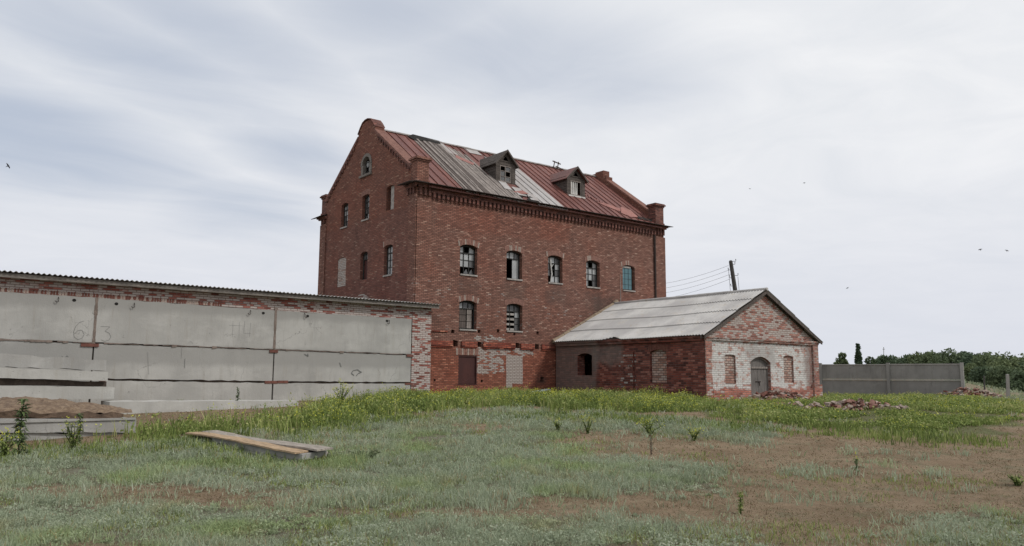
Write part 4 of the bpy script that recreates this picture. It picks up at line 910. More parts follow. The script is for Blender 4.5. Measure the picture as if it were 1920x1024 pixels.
# ------------------------------------------------------------------ SLABS, HAY, PLANKS
def slabthing(pxl, pxr, ytop, ytopr, ybot, ybotr, Yf, depth, label, mats=None, x0=None, ribs=True, name='concrete_slab', lip=False, ragged=.02):
    a = onY(pxl, ytop, Yf); c = onY(pxr, ytopr, Yf); a2 = onY(pxl, ybot, Yf); c2 = onY(pxr, ybotr, Yf)
    X0 = a.x if x0 is None else x0; f = (X0 - a.x) / (c.x - a.x); zt0 = a.z + (c.z - a.z) * f; zb0 = a2.z + (c2.z - a2.z) * f
    ct = ((X0 + c.x) / 2, Yf + depth / 2, min(zb0, c2.z)); n = 24
    topl = [(X0 + (c.x - X0) * i / n, zt0 + (c.z - zt0) * i / n + random.uniform(-.4, .4) * ragged) for i in range(n + 1)]
    bot = [(X0 + (c.x - X0) * i / n, zb0 + (c2.z - zb0) * i / n + random.uniform(-.4, .4) * ragged) for i in range(n + 1)]
    V = [(x, Yf + random.uniform(0, 1) * ragged * .5, z) for x, z in bot] + [(x, Yf + random.uniform(0, 1) * ragged * .5, z) for x, z in topl]
    V += [(x, Yf + depth, z) for x, z in bot] + [(x, Yf + depth, z) for x, z in topl]
    N = n + 1; Fc = []
    for i in range(n):
        Fc += [(i, i + 1, N + i + 1, N + i), (2 * N + i + 1, 2 * N + i, 3 * N + i, 3 * N + i + 1), (N + i, N + i + 1, 3 * N + i + 1, 3 * N + i), (2 * N + i, 2 * N + i + 1, i + 1, i)]
    Fc += [(0, N, 3 * N, 2 * N), (n, 2 * N + n, 3 * N + n, N + n)]
    if lip:
        zl = (zt0 + zb0) / 2 - .05; b_ = MB(); b_.v = list(V); b_.f = list(Fc); b_.mi = [0] * len(Fc); b_.box(X0, c.x - .02, Yf - .03, Yf - .001, zb0 + .06, zb0 + .11, 0); V, Fc = b_.v, b_.f
    o = finish(name, V, Fc, mats or M['slab'], None, origin=ct)
    return tag(o, label, 'concrete slab')
s1 = slabthing(0, 256, 785, 786, 811, 811, -9.3, 1.3, 'long grey floor slab with a pale lip, second from the ground under the hay', x0=-19, lip=True)
s2 = slabthing(0, 250, 813, 812, 834, 834, -9.25, 1.3, 'weathered concrete block lying on the ground beneath the lipped slab', x0=-18.6, ragged=.06)
s3 = slabthing(0, 215, 723, 726, 750, 748, -3.4, 1.1, 'pale slab low in the stack by the shed wall, directly behind the hay', x0=-19, mats=M['slab_pale'])
s4 = slabthing(0, 203, 689, 698, 709, 714, -3.2, 1.0, 'thin pale slab in the middle of the stack by the shed wall', x0=-19, mats=M['slab_pale'])
s5 = slabthing(0, 200, 664, 676, 687, 695, -2.9, .9, 'rough-ended grey slab topmost in the stack by the shed wall', x0=-19, ragged=.07, mats=M['slab'])
s6 = slabthing(206, 560, 753, 752, 800, 785, -4.2, 1.2, 'long white-edged slab lying in the weeds along the shed wall', ragged=.03, mats=M['slab_pale'])
s7 = slabthing(0, 200, 710, 716, 722, 725, -3.0, .8, 'dark bar standing in for the shaded gap between the slabs by the shed wall', mats=M['mortar_gap_shade'], x0=-19)  # added bar; its dark colour paints the shade of the open gap
s9 = slabthing(0, 232, 772, 776, 784, 785, -9.2, 1.5, 'crumbling earth-covered slab carrying the hay', mats=M['earth'], x0=-18.8, ragged=.12)
# hay mound
nx, ny = 90, 22; V = []; a0 = onY(0, 772, -9.1)
zb = a0.z - .03
for j in range(ny + 1):
    for i in range(nx + 1):
        u = i / nx; v = j / ny; x = -19 + u * 6.1; y = -9.12 + v * 2.9
        h = math.sin(math.pi * v) ** .7 * (.27 + .08 * math.sin(x * 1.3 + 1)) * min(1, (1 - u) * 2.6) ** .8; h += mnoise.noise((x * 3, y * 3, 0)) * .07 + mnoise.noise((x * 11, y * 11, 4)) * .03
        V.append((x, y, zb + max(0., h) + (0 if 0 < v < 1 else -.05)))
Fc = [(j * (nx + 1) + i, j * (nx + 1) + i + 1, (j + 1) * (nx + 1) + i + 1, (j + 1) * (nx + 1) + i) for j in range(ny) for i in range(nx)]
hay = finish('hay_heap', V, Fc, M['hay'], None, origin=(-16, -8, zb)); tag(hay, 'low heap of dry brown hay on the concrete slabs at the left edge', 'hay', kind='stuff')
# plank platform
zp = .40
def onZ(px, py, Z): d = ray(px, py); t_ = (Z - CAM.z) / d.z; return CAM + d * t_
A0 = onZ(350, 811, .36); B0 = onZ(564, 848, .30); C0 = onZ(640, 838, .30); D0 = onZ(395, 806, .42)
dv = (B0 - A0); sv = (C0 - B0)
def rail(b, f0, f1, s0, s1, zt_, th, m=0):
    n = 12; prev = None
    for i in range(n + 1):
        f = f0 + (f1 - f0) * i / n; ja, jb, jz = random.uniform(-.012, .012), random.uniform(-.02, .02), random.uniform(-.008, .008) + .02 * math.sin(f * 5 + s0 * 9); q0 = A0 + dv * (f + (random.uniform(-.01, .01) if i in (0, n) else 0)) + sv * (s0 + ja); q1_ = A0 + dv * (f + (random.uniform(-.01, .01) if i in (0, n) else 0)) + sv * (s1 + jb)
        z = A0.z + (B0.z - A0.z) * f + zt_ + jz; cur = (q0, q1_, z)
        if prev: a_, c_, zp_ = prev; b.hexa([(a_.x, a_.y, zp_ - th), (c_.x, c_.y, zp_ - th), (q1_.x, q1_.y, z - th), (q0.x, q0.y, z - th), (a_.x, a_.y, zp_), (c_.x, c_.y, zp_), (q1_.x, q1_.y, z), (q0.x, q0.y, z)], m)
        prev = cur
b = MB(); rail(b, .25, .985, .06, .72, -.035, .10); rail(b, .45, .965, .03, .66, -.145, .3); o = b.build('concrete_beam', M['slab'], None, origin=B0); tag(o, 'grey concrete beam half sunk in the grass under the planks', 'concrete beam')
b = MB(); rail(b, 0, .97, -.02, .30, 0, .028); o = b.build('plank', M['plank'], None, origin=A0); tag(o, 'long yellowish plank nearest the camera on the concrete beam', 'plank')
b = MB(); rail(b, .03, 1.02, .31, .70, .006, .032); o = b.build('plank', M['plank_grey'], None, origin=A0 + sv); tag(o, 'greyer wide plank lying behind the yellowish one on the beam', 'plank')
b = MB(); rail(b, .30, .93, .60, .95, -.10, .03); o = b.build('plank', M['plank_grey'], None, origin=A0 + sv); tag(o, 'low grey board slipped down on the far side of the beam', 'plank')
# blue bench frame
p0 = onY(993, 738, -.9); p1 = onY(1027, 732, -.9); g0 = float(gz(p0.x, -.9))
bench = thing('bench', (p0.x, -.9, g0), 'small tilted pale blue bench at the foot of the mill wall', 'bench')
b = MB(); b.hexa([(p0.x, -1.1, p0.z), (p1.x, -1.1, p1.z), (p1.x, -.8, p1.z + .02), (p0.x, -.8, p0.z + .02), (p0.x, -1.1, p0.z + .05), (p1.x, -1.1, p1.z + .05), (p1.x, -.8, p1.z + .07), (p0.x, -.8, p0.z + .07)]); b.build('seat', M['bluepaint'], bench)
for f in (.3, .78):
    b = MB(); x = p0.x + (p1.x - p0.x) * f; z = p0.z + (p1.z - p0.z) * f; b.tube([(x, -1.0, z), (x + .08, -1.02, z - .45)], .022, 6); b.build('leg', M['bluepaint'], bench)

# ------------------------------------------------------------------ FENCE, POSTS, POLE
fa = atD(1803, 683, 50); fb = atD(1440, 683, 56.5); fa.z = 2.62; fb.z = 2.55
fd = (fb - fa); fl = math.hypot(fd.x, fd.y); fd = Vector((fd.x / fl, fd.y / fl, 0)); fn_ = Vector((-fd.y, fd.x, 0))
if fn_.dot(CAM - fa) < 0: fn_ = -fn_
f3 = Matrix((fd, fn_, Vector((0, 0, 1)))).transposed()
fence = thing('concrete_fence', (fa.x, fa.y, .4), 'grey concrete panel fence running right of the outbuilding', 'fence')
us = [0., 4.25, 8.5, 12.75, 17.]
for i in range(4):
    a, c = us[i], us[i + 1]; zt_ = 2.6 - .004 * a
    for (z0, z1, off) in ((1.62, zt_ - .05, 0.), (.1, 1.52, -.03)):
        b = MB(); ctr = fa + fd * ((a + c) / 2); b.obox((ctr.x + fn_.x * off, ctr.y + fn_.y * off, (z0 + z1) / 2), c - a - .16, .1, z1 - z0, f3)
        for k in range(1, 4): q = fa + fd * (a + (c - a) * k / 4); b.obox((q.x + fn_.x * (off + .055), q.y + fn_.y * (off + .055), (z0 + z1) / 2), .03, .01, z1 - z0 - .1, f3)
        b.build('fence_panel', M['fence'], fence)
    b = MB(); b.obox((ctr.x, ctr.y, 1.57), c - a - .16, .16, .07, f3); b.obox((ctr.x, ctr.y, zt_ - .02), c - a - .16, .18, .07, f3); b.build('fence_rail', M['slab'], fence)
for u in us[:4]:
    q = fa + fd * u; b = MB(); b.obox((q.x + fn_.x * .06, q.y + fn_.y * .06, 1.33), .19, .3, 2.70, f3); b.build('fence_post', M['slab'] if u == 0 else M['fence'], fence)
for (px, yt, yb_, D, r_, lb) in ((1889, 702, 744, 46, .10, 'grey concrete post standing alone at the right edge beyond the rubble'), (1845, 705, 736, 52, .05, 'thin dark post between the fence end and the grey post')):
    q = atD(px, yt, D); q2 = atD(px + 1, yb_, D); q2.z = float(gz(q2.x, q2.y)) - .05; b = MB(); b.tube([q2, (q2 + q) / 2 + Vector((.01, 0, 0)), q], [r_ * 1.05, r_, r_ * .95], 4 if r_ > .08 else 7); o = b.build('fence_post', M['slab'] if r_ > .08 else M['pole'], None, origin=q2); tag(o, lb, 'post')
D = 46; tp = atD(1370, 490, D); md = atD(1379, 548, D); dr_ = (md - tp); bt = tp + dr_ * (tp.z - .3) / (tp.z - md.z)
pole = thing('utility_pole', bt, 'leaning dark wooden utility pole behind the outbuilding roof', 'utility pole')
b = MB(); b.tube([bt, md, tp, tp + (tp - md).normalized() * .06], [.15, .125, .105, .05], 10); b.build('pole', M['pole'], pole)
for i, (f, s) in enumerate(((.10, 1), (.28, -1), (.52, -1), (.80, -1), (.46, 1), (.0, 1))):
    q = tp + (md - tp) * f; e = q + RT * (.22 * s if i < 4 else .3 * s); b = MB(); b.tube([q, e, e + Vector((0, 0, .08))], .015, 6); b.tube([e + Vector((0, 0, .05)), e + Vector((0, 0, .13))], .022, 6); b.build('insulator', M['iron'], pole)
b = MB()
for k in (0, 1): q = tp + (md - tp) * (.25 if k == 0 else .5) - RT * (.2 if k == 0 else -.28); b.tube([q, q + Vector((0, 0, -4.5)) + RT * .25], .012, 5)
b.build_each('down_lead', M['wire'], pole)
for i, (ya, yb_) in enumerate(((497, 528), (505, 537), (513, 546), (521, 557))):
    a = atD(1366 + i * 2, ya + 1, D); c = atD(1225, yb_ + 6, D + 12); b = MB(); n = 10
    b.tube([a + (c - a) * (k / n) - Vector((0, 0, .18 * 4 * (k / n) * (1 - k / n))) for k in range(n + 1)], .008, 5)
    o = b.build('overhead_wire', M['wire'], None, origin=a); tag(o, ('topmost', 'second from the top', 'third from the top', 'lowest')[i] + ' wire strung from the leaning pole towards the mill', 'wire', 'wires from the leaning pole')
# far mast
q = atD(1657, 668, 190); b = MB(); b.tube([Vector((q.x, q.y, -2)), q + Vector((0, 0, 0))], .12, 5); tpz = atD(1657, 651, 190)
b.tube([q, tpz], .07, 5); b.tube([tpz - RT * .3 - UP * .5, tpz + RT * .3 - UP * .5], .05, 4); o = b.build('radio_mast', M['fence'], None, origin=(q.x, q.y, -2)); tag(o, 'thin distant mast rising above the far trees', 'mast')

# ------------------------------------------------------------------ rubble
RUBC = []
def rbrick(kind):
    b = MB(); s = (random.uniform(.10, .26), random.uniform(.08, .13), random.uniform(.05, .08)); P = []
    for z in (-1, 1):
        for x, y in ((-1, -1), (1, -1), (1, 1), (-1, 1)): P.append(tuple(Vector((x * s[0] / 2, y * s[1] / 2, z * s[2] / 2)) * random.uniform(.75, 1.1)))
    b.hexa(P); me_o = b.build('tmp', M[kind]); me = me_o.data; bpy.data.objects.remove(me_o); me.name = 'broken_brick'; return me
RB = [rbrick(k) for k in ('rub1', 'rub1', 'rub2', 'rub2', 'rub3', 'rub1', 'rub2')]
def rubble(cx, cy, n, rx, ry, h, ang, label, group, sc=1.):
    for q_ in (-.5, 0, .5): RUBC.append((cx + math.cos(ang) * rx * q_ - .2, cy + math.sin(ang) * rx * q_ - .35, ry * 1.5))
    for i in range(n):
        a = random.uniform(0, 2 * math.pi); r_ = random.random() ** .6; x = r_ * math.cos(a) * rx; y = r_ * math.sin(a) * ry
        X = cx + x * math.cos(ang) - y * math.sin(ang); Y = cy + x * math.sin(ang) + y * math.cos(ang)
        o = bpy.data.objects.new('broken_brick', random.choice(RB)); COL.objects.link(o)
        lim = (1 - r_ ** 1.5) * h; hh = lim * (1 - random.random() ** 3); o.location = (X, Y, float(gz(X, Y)) + .03 + hh)
        o.rotation_euler = (random.uniform(-.6, .6), random.uniform(-.6, .6), random.uniform(0, 6)); k = random.uniform(.9, 1.5) * sc; o.scale = (k, k, k)
        tag(o, label, 'brick', group)
q = onZ(1435, 752, .70)
rubble(11.2, AY - 1.0, 110, 2.3, .75, .42, 0, 'broken brick in the heap before the arched door of the outbuilding', 'rubble heap before the outbuilding door')
g1 = G(1608, 768); rubble(g1.x, g1.y, 85, 1.7, .9, .28, R(-38), 'broken brick in the middle heap on the grass right of the outbuilding', 'rubble heap in the grass')
g1 = G(1506, 762); rubble(g1.x, g1.y, 16, 1.0, .4, .05, R(-38), 'scattered broken brick near the outbuilding corner', 'bricks scattered at the outbuilding corner')
g1 = G(1813, 747); rubble(g1.x, g1.y, 100, 2.4, .9, .62, R(-38), 'broken brick in the far heap by the end of the concrete fence', 'rubble heap at the fence end', 1.1)

# ------------------------------------------------------------------ vegetation meshes
def blades(P, Zb, H, Wd, nb, lean, tint, spread=.04):
    """a tuft of nb tapering bent blades at every point -> verts, quads+tips as two quads, tint"""
    n = len(P); N = n * nb
    bx = np.repeat(P[:, 0], nb) + rng.normal(0, 1, N) * spread; by = np.repeat(P[:, 1], nb) + rng.normal(0, 1, N) * spread; bz = np.repeat(Zb, nb) - .02
    h = np.repeat(H, nb) * rng.uniform(.5, 1.1, N); w_ = np.repeat(Wd, nb) * rng.uniform(.7, 1.3, N)
    a = rng.uniform(0, 2 * np.pi, N); l_ = rng.uniform(.1, 1., N) * lean * h; dx, dy = np.cos(a) * l_, np.sin(a) * l_
    a2 = rng.uniform(0, 2 * np.pi, N); wx, wy = np.cos(a2) * w_ / 2, np.sin(a2) * w_ / 2
    V = np.empty((N, 6, 3))
    V[:, 0] = np.stack([bx - wx, by - wy, bz], 1); V[:, 1] = np.stack([bx + wx, by + wy, bz], 1)
    V[:, 2] = np.stack([bx + dx * .4 + wx * .8, by + dy * .4 + wy * .8, bz + h * .6], 1); V[:, 3] = np.stack([bx + dx * .4 - wx * .8, by + dy * .4 - wy * .8, bz + h * .6], 1)
    V[:, 4] = np.stack([bx + dx + wx * .15, by + dy + wy * .15, bz + h], 1); V[:, 5] = np.stack([bx + dx - wx * .15, by + dy - wy * .15, bz + h], 1)
    base = (np.arange(N) * 6)[:, None]; Fc = np.concatenate([base + np.array([0, 1, 2, 3]), base + np.array([3, 2, 4, 5])])
    tt = np.clip(np.repeat(tint, nb) + rng.normal(0, .16, N), 0, 1); return V.reshape(-1, 3), Fc, np.repeat(tt, 6)
def leafs(C_, size, tint, flat=.0):
    """small randomly turned leaf quads centred on C_"""
    N = len(C_); u = rng.normal(0, 1, (N, 3)); u /= np.linalg.norm(u, axis=1)[:, None]; v = np.cross(u, rng.normal(0, 1, (N, 3))); v /= np.linalg.norm(v, axis=1)[:, None]
    s = np.asarray(size)[:, None] * np.ones((N, 1)); V = np.empty((N, 4, 3)); V[:, 0] = C_ - u * s; V[:, 1] = C_ - v * s * .5; V[:, 2] = C_ + u * s; V[:, 3] = C_ + v * s * .5
    Fc = (np.arange(N) * 4)[:, None] + np.array([0, 1, 2, 3]); return V.reshape(-1, 3), Fc, np.repeat(tint, 4)
def scatter(n, x0, x1, y0, y1): return np.stack([rng.uniform(x0, x1, n), rng.uniform(y0, y1, n)], 1)
def viewpts(n, D0, D1, power=1.):
    """points spread over the part of the ground in front of the camera, with a margin"""
    u = rng.uniform(0, 1, n); D = D0 * (D1 / D0) ** (u ** power); S = rng.uniform(-.72, 1.0, n) * D
    ang = math.atan2(FWD.y, FWD.x); cx = math.cos(ang); sx = math.sin(ang)
    return np.stack([CAM.x + D * cx + S * sx, CAM.y + D * sx - S * cx], 1), D
def inbuild(P):
    x, y = P[:, 0], P[:, 1]; r_ = (y > -.25) & (x < 16.2) & (y < 10); r_ |= (x > 7.8) & (x < 16) & (y > -9.1) & (y < 1); r_ |= (x < -12.9) & (x > -19.5) & (y > -9.35) & (y < -6); r_ |= (x < -11.4) & (y > -3.5); return r_
def gzn(P): return gz(P[:, 0], P[:, 1]) + vnoise(P, .5, 3.) * .05 + vnoise(P, 1.9, 9.) * .025
def clumps(P, n1, n2): return vnoise(P, n1, 21.) + .6 * vnoise(P, n2, 8.)
# wormwood
P, D = viewpts(140000, 6.2, 34, .9)
Pj = jit(P, .42) + np.stack([vnoise(P, 1.1, 12.), vnoise(P, 1.1, 33.)], 1) * 1.2
c = clumps(P, .9, 3.2); inz = anyin(Pj, WORM) & ~anyin(Pj, BROWNISH)
near_ = np.clip((15 - D) / 8, 0, 1); pk = vnoise(P, .38, 71.)
keep = (inz & (rng.random(len(P)) < .45 + 1.1 * np.clip(c + .55, 0, 1)) & (c > -.42 + .38 * near_ - .25 * pk)) | (~inz & ~anyin(P, TALL) & (c > .58) & (rng.random(len(P)) < .2)) | (~inz & anyin(Pj, SPARSE) & (c > .15) & (rng.random(len(P)) < .22)); keep &= ~inbuild(P)
P, D, c = P[keep], D[keep], c[keep]; zb_ = gzn(P)
H = (.055 + .075 * rng.random(len(P))) * (.75 + .6 * np.clip(c + .3, 0, 1)) * np.where(D < 10, .85, 1.25); Wd = np.clip(.0012 * D, .010, .035)
pat = vnoise(P, .35, 91.)
tn = np.clip(.52 + .25 * c + .25 * pat + rng.normal(0, .1, len(P)), 0, .92); tn[rng.random(len(P)) < .07] = 1.
V, Fc, tt = blades(P, zb_, H, Wd, 4, .8, tn, .055)
LC = np.repeat(np.column_stack([P, zb_ + H * .55]), 3, axis=0) + rng.normal(0, 1, (len(P) * 3, 3)) * np.array([.05, .05, .022]); Ls = np.repeat(np.clip(.0010 * D, .008, .022), 3) * rng.uniform(.6, 1.3, len(LC))
V2, F2, t2 = leafs(LC, Ls, np.clip(np.repeat(tn, 3) + rng.normal(.05, .14, len(LC)), 0, .95))
o = fastmesh('wormwood', np.vstack([V, V2]), np.vstack([Fc, F2 + len(V)]), [M['worm']], {'tint': np.concatenate([tt, t2])}); tag(o, 'grey green low wormwood covering the middle of the yard', 'grass', kind='stuff')
P, D = viewpts(9000, 6.2, 15, .9); c = clumps(P, 1.3, 4.); P = P[(anyin(jit(P, .3), WORM) & (c > -.05)) | (c > .75)]; nP = len(P); rr_ = rng.uniform(.04, .15, nP); per = 46
d = rng.normal(0, 1, (nP * per, 3)); d /= np.linalg.norm(d, axis=1)[:, None]; d[:, 2] = np.abs(d[:, 2]) * .75
LC = np.repeat(np.column_stack([P, gzn(P)]), per, axis=0) + d * np.repeat(rr_, per)[:, None] * rng.uniform(.4, 1.05, (nP * per, 1))
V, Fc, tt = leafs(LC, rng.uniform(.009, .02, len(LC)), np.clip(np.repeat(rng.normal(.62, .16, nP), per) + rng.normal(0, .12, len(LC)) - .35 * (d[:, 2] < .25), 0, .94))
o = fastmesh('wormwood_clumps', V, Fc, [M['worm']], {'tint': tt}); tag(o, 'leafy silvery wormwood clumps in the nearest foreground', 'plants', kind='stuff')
# dry thin growth everywhere
P, D = viewpts(130000, 6.2, 45, .85); keep = ~inbuild(P) & ~anyin(P, TALL) & (clumps(P, .7, 2.6) > -.35); P, D = P[keep], D[keep]
tn = np.clip(.45 + .4 * vnoise(P, .6, 40.) + rng.normal(0, .15, len(P)), 0, 1)
V, Fc, tt = blades(P, gzn(P), .015 + .05 * rng.random(len(P)) ** 2, np.clip(.0010 * D, .006, .03), 3, 2.2, tn, .06)
o = fastmesh('dry_grass', V, Fc, [M['dry']], {'tint': tt}); tag(o, 'sparse dry brownish grass over the bare soil', 'grass', kind='stuff')
# green patches of finer grass near the front
P, D = viewpts(60000, 6.2, 34, .9); c = clumps(P, .55, 2.1); gg = vnoise(P, .45, 60.)
inw = anyin(jit(P, .3), WORM)
keep = ~inbuild(P) & (((gg > .05) & (c > -.25) & inw) | (~inw & (gg > .30) & (c > .1) & (rng.random(len(P)) < .6))); P, D = P[keep], D[keep]
V, Fc, tt = blades(P, gzn(P), .05 + .07 * rng.random(len(P)), np.clip(.0009 * D, .007, .022), 3, .7, np.clip(.66 + rng.normal(0, .2, len(P)), 0, 1), .06)
o = fastmesh('short_grass', V, Fc, [M['green']], {'tint': tt}); tag(o, 'short green grass in patches among the wormwood', 'grass', kind='stuff')
GPZ = [gpoly(q) for q in ([(-60, 838), (255, 832), (262, 815), (345, 815), (400, 838), (560, 862), (640, 860), (640, 875), (520, 878), (330, 862), (150, 862), (-60, 880)], [(255, 828), (330, 800), (420, 806), (480, 812), (620, 838), (680, 800), (640, 790), (480, 800)], [(300, 806), (1060, 775), (1300, 790), (1500, 800), (1900, 830), (1850, 845), (1500, 815), (1200, 795), (900, 785), (700, 800), (420, 826)])]
P = scatter(70000, -18, 16, -24, 1.); P = P[anyin(jit(P, .35), GPZ) & ~inbuild(P) & (clumps(P, .8, 2.5) > -.35)]; D = (P[:, 0] - CAM.x) * FWD.x + (P[:, 1] - CAM.y) * FWD.y
V, Fc, tt = blades(P, gzn(P), .08 + .16 * rng.random(len(P)) ** 1.5, .0011 * D, 4, .6, np.clip(.5 + .4 * vnoise(P, .8, 3.) + rng.normal(0, .18, len(P)), 0, 1), .07)
o = fastmesh('edge_grass', V, Fc, [M['green']], {'tint': tt}); tag(o, 'uneven green grass round the planks and slab ends', 'grass', kind='stuff')
# tall green weeds against the buildings
A_ = np.vstack([q for q in TALL + RIGHTG]); P = scatter(150000, -17, 32, -20, 3.); Pj = jit(P, .6) + np.stack([vnoise(P, .7, 52.), vnoise(P, .7, 63.)], 1) * 1.3
m1 = anyin(Pj, TALL); m2 = anyin(Pj, RIGHTG); extra = (P[:, 0] > 7) & (P[:, 0] < 30) & (P[:, 1] > -14)
cw = clumps(P, .55, 1.9)
RUBC += [(7.0, -1.9, 1.2), (6.8, -3.2, .9), (11.4, -10.6, 1.0)]
rub = np.zeros(len(P), bool)
for (rx_, ry_, rr_) in RUBC: rub |= ((P[:, 0] - rx_) ** 2 + (P[:, 1] - ry_) ** 2 < rr_ ** 2)
keep = ((m1 & (cw > -.34)) | (m2 & (cw > -.08))) & ~inbuild(P) & (~rub | (rng.random(len(P)) < .06)); P = P[keep]; m2 = m2[keep]; n_ = min(len(P), 34000); P = P[:n_]; m2 = m2[:n_]
Dd = (P[:, 0] - CAM.x) * FWD.x + (P[:, 1] - CAM.y) * FWD.y; c = vnoise(P, .8, 15.); zb_ = gzn(P)
H = (.13 + .27 * rng.random(len(P)) ** 1.4 + .34 * c) * np.where(m2, .6, 1.) * np.where((P[:, 1] < -9) & (P[:, 0] > 2), .75, 1.)
V, Fc, tt = blades(P, zb_, H, np.full(len(P), .024), 5, .5, np.clip(.5 + .5 * c + .35 * vnoise(P, .3, 44.) + rng.normal(0, .12, len(P)), 0, 1), .09)
o = fastmesh('tall_grass', V, Fc, [M['green']], {'tint': tt}); tag(o, 'tall bright green weeds along the foot of the buildings', 'grass', kind='stuff')
LC = np.repeat(np.column_stack([P, zb_]), 4, axis=0); LC[:, 2] += np.repeat(H, 4) * rng.uniform(.25, 1.05, len(LC)); LC[:, :2] += rng.normal(0, .08, (len(LC), 2))
V2, F2, t2 = leafs(LC, rng.uniform(.02, .05, len(LC)), np.clip(np.repeat(.5 + .4 * c, 4) + rng.normal(.1, .2, len(LC)), 0, .98))
o = fastmesh('weed_leaves', V2, F2, [M['green']], {'tint': t2}); tag(o, 'broad leaves of the tall weeds along the buildings', 'weeds', kind='stuff')
fl = (vnoise(P, .45, 77.) > -.05) & (rng.random(len(P)) < np.where(m2, .15, .40)); Pf = P[fl]; Cn = np.repeat(np.column_stack([Pf, zb_[fl] + H[fl] * 1.0]), 4, axis=0) + rng.normal(0, .06, (len(Pf) * 4, 3))
V, Fc, tt = leafs(Cn, rng.uniform(.014, .03, len(Cn)), rng.random(len(Cn)))
o = fastmesh('yellow_flowers', V, Fc, [M['yellow']], {'tint': tt}); tag(o, 'tiny yellow blossoms over the tall weeds', 'flowers', kind='stuff')
# far steppe scrub on the bank
P, D = viewpts(26000, 40, 105, 1.); P = P[~inbuild(P) & ((P[:, 0] > 18) | (P[:, 1] < -12))]; D = (P[:, 0] - CAM.x) * FWD.x + (P[:, 1] - CAM.y) * FWD.y
V, Fc, tt = blades(P, gz(P[:, 0], P[:, 1]), .10 + .14 * rng.random(len(P)), .0016 * D, 3, .7, np.clip(.4 + .3 * vnoise(P, .3, 5.) + rng.normal(0, .12, len(P)), 0, 1), .15)
o = fastmesh('steppe_scrub', V, Fc, [M['worm']], {'tint': tt}); tag(o, 'greyish steppe scrub on the bank beyond the fence', 'scrub', kind='stuff')

P, D = viewpts(32000, 6.2, 26, 1.); P = P[~inbuild(P) & ~anyin(P, TALL)]; Cn = np.column_stack([P, gzn(P) + .012])
V, Fc, tt = leafs(Cn, rng.uniform(.005, .026, len(Cn)) , rng.random(len(Cn)) ** 1.3); V[:, 2] = np.repeat(Cn[:, 2], 4) + (V[:, 2] - np.repeat(Cn[:, 2], 4)) * .35
o = fastmesh('ground_litter', V, Fc, [M['dry']], {'tint': tt}); tag(o, 'bits of dry stalk and leaf litter strewn over the soil', 'litter', kind='stuff')
# single plants
def plant(px, py, h, wdt, nl, label, mt_='darkleaf', flowers=0, lsz=.05, name='weed_plant', cat='plant', shape='cone', base=None):
    g_ = base or G(px, py); rt = thing(name, g_, label, cat); b = MB(); stems = 1 if shape == 'cone' else 9; tips = []
    for i in range(stems):
        a = random.uniform(0, 6.28); e = Vector((math.cos(a), math.sin(a), 0)) * (0 if stems == 1 else wdt * random.uniform(.3, 1)); hh = h * (1 if stems == 1 else random.uniform(.65, 1))
        tp_ = g_ + e + Vector((random.uniform(-.03, .03), 0, hh)); mid_ = g_ + e * .35 + Vector((0, 0, hh * .5)); b.tube([g_ - Vector((0, 0, .05)), mid_, tp_], [.012, .009, .004], 5); tips.append((mid_, tp_))
    b.build('stem', M['bark'] if mt_ == 'dead' else M[mt_], rt)
    k = rng.random(nl); ii = rng.integers(0, stems, nl); C_ = np.empty((nl, 3)); tn_ = np.empty(nl)
    for j in range(nl):
        mid_, tp_ = tips[ii[j]]; f = k[j]; q = (g_.lerp(mid_, f * 2) if f < .5 else mid_.lerp(tp_, f * 2 - 1)); a = rng.uniform(0, 6.28)
        r_ = wdt * (1 - f * .8) * rng.uniform(.65, 1.15) if stems == 1 else wdt * .28 * rng.uniform(.2, 1); C_[j] = (q.x + math.cos(a) * r_, q.y + math.sin(a) * r_, q.z + rng.uniform(-.02, .02)); tn_[j] = np.clip(rng.normal(.5, .25), 0, 1)
    S0 = np.array([tuple(g_.lerp(tips[ii[j]][0], k[j] * 2) if k[j] < .5 else tips[ii[j]][0].lerp(tips[ii[j]][1], k[j] * 2 - 1)) for j in range(nl)])
    dirn = C_ - S0; dirn[:, 2] = 0; ln = np.linalg.norm(dirn, axis=1)[:, None] + 1e-6; dirn = dirn / ln; side = np.stack([-dirn[:, 1], dirn[:, 0], np.zeros(nl)], 1)
    LL = np.maximum(ln, lsz * 1.6) * rng.uniform(.8, 1.2, (nl, 1)); ww = lsz * rng.uniform(.2, .4, (nl, 1)); up = np.zeros((nl, 3)); up[:, 2] = 1
    V = np.empty((nl, 4, 3)); V[:, 0] = S0; V[:, 1] = S0 + dirn * LL * .5 + up * LL * .28 - side * ww; V[:, 2] = S0 + dirn * LL + up * LL * rng.uniform(-.35, .35, (nl, 1)); V[:, 3] = S0 + dirn * LL * .5 + up * LL * .28 + side * ww
    V = V.reshape(-1, 3) - np.array(g_); Fc = (np.arange(nl) * 4)[:, None] + np.array([0, 1, 2, 3]); tt = np.repeat(tn_, 4)
    o = fastmesh('leaves', V, Fc, [M[mt_]], {'tint': tt}); o.parent = rt
    if flowers:
        C_ = np.array([tuple(tips[rng.integers(0, stems)][1] + Vector(rng.normal(0, 1, 3)) * .05) for _ in range(flowers)]); V, Fc, tt = leafs(C_, np.full(flowers, .02), rng.random(flowers)); V = V - np.array(g_); o = fastmesh('blossom', V, Fc, [M['yellow']], {'tint': tt}); o.parent = rt
    return rt
plant(33, 862, 1.05, .26, 190, 'tall dark leafy mullein spike at the left edge of the yard', lsz=.085)
plant(4, 868, .6, .3, 240, 'bushy yellow flowering weed cut by the left edge of the photo', 'green', 60, .05, shape='bush')
plant(137, 848, .62, .26, 300, 'yellow topped weed in front of the lipped slab', 'green', 50, .045, shape='bush')
plant(148, 832, .6, .13, 110, 'slim dark weed close beside the yellow topped one', lsz=.06)
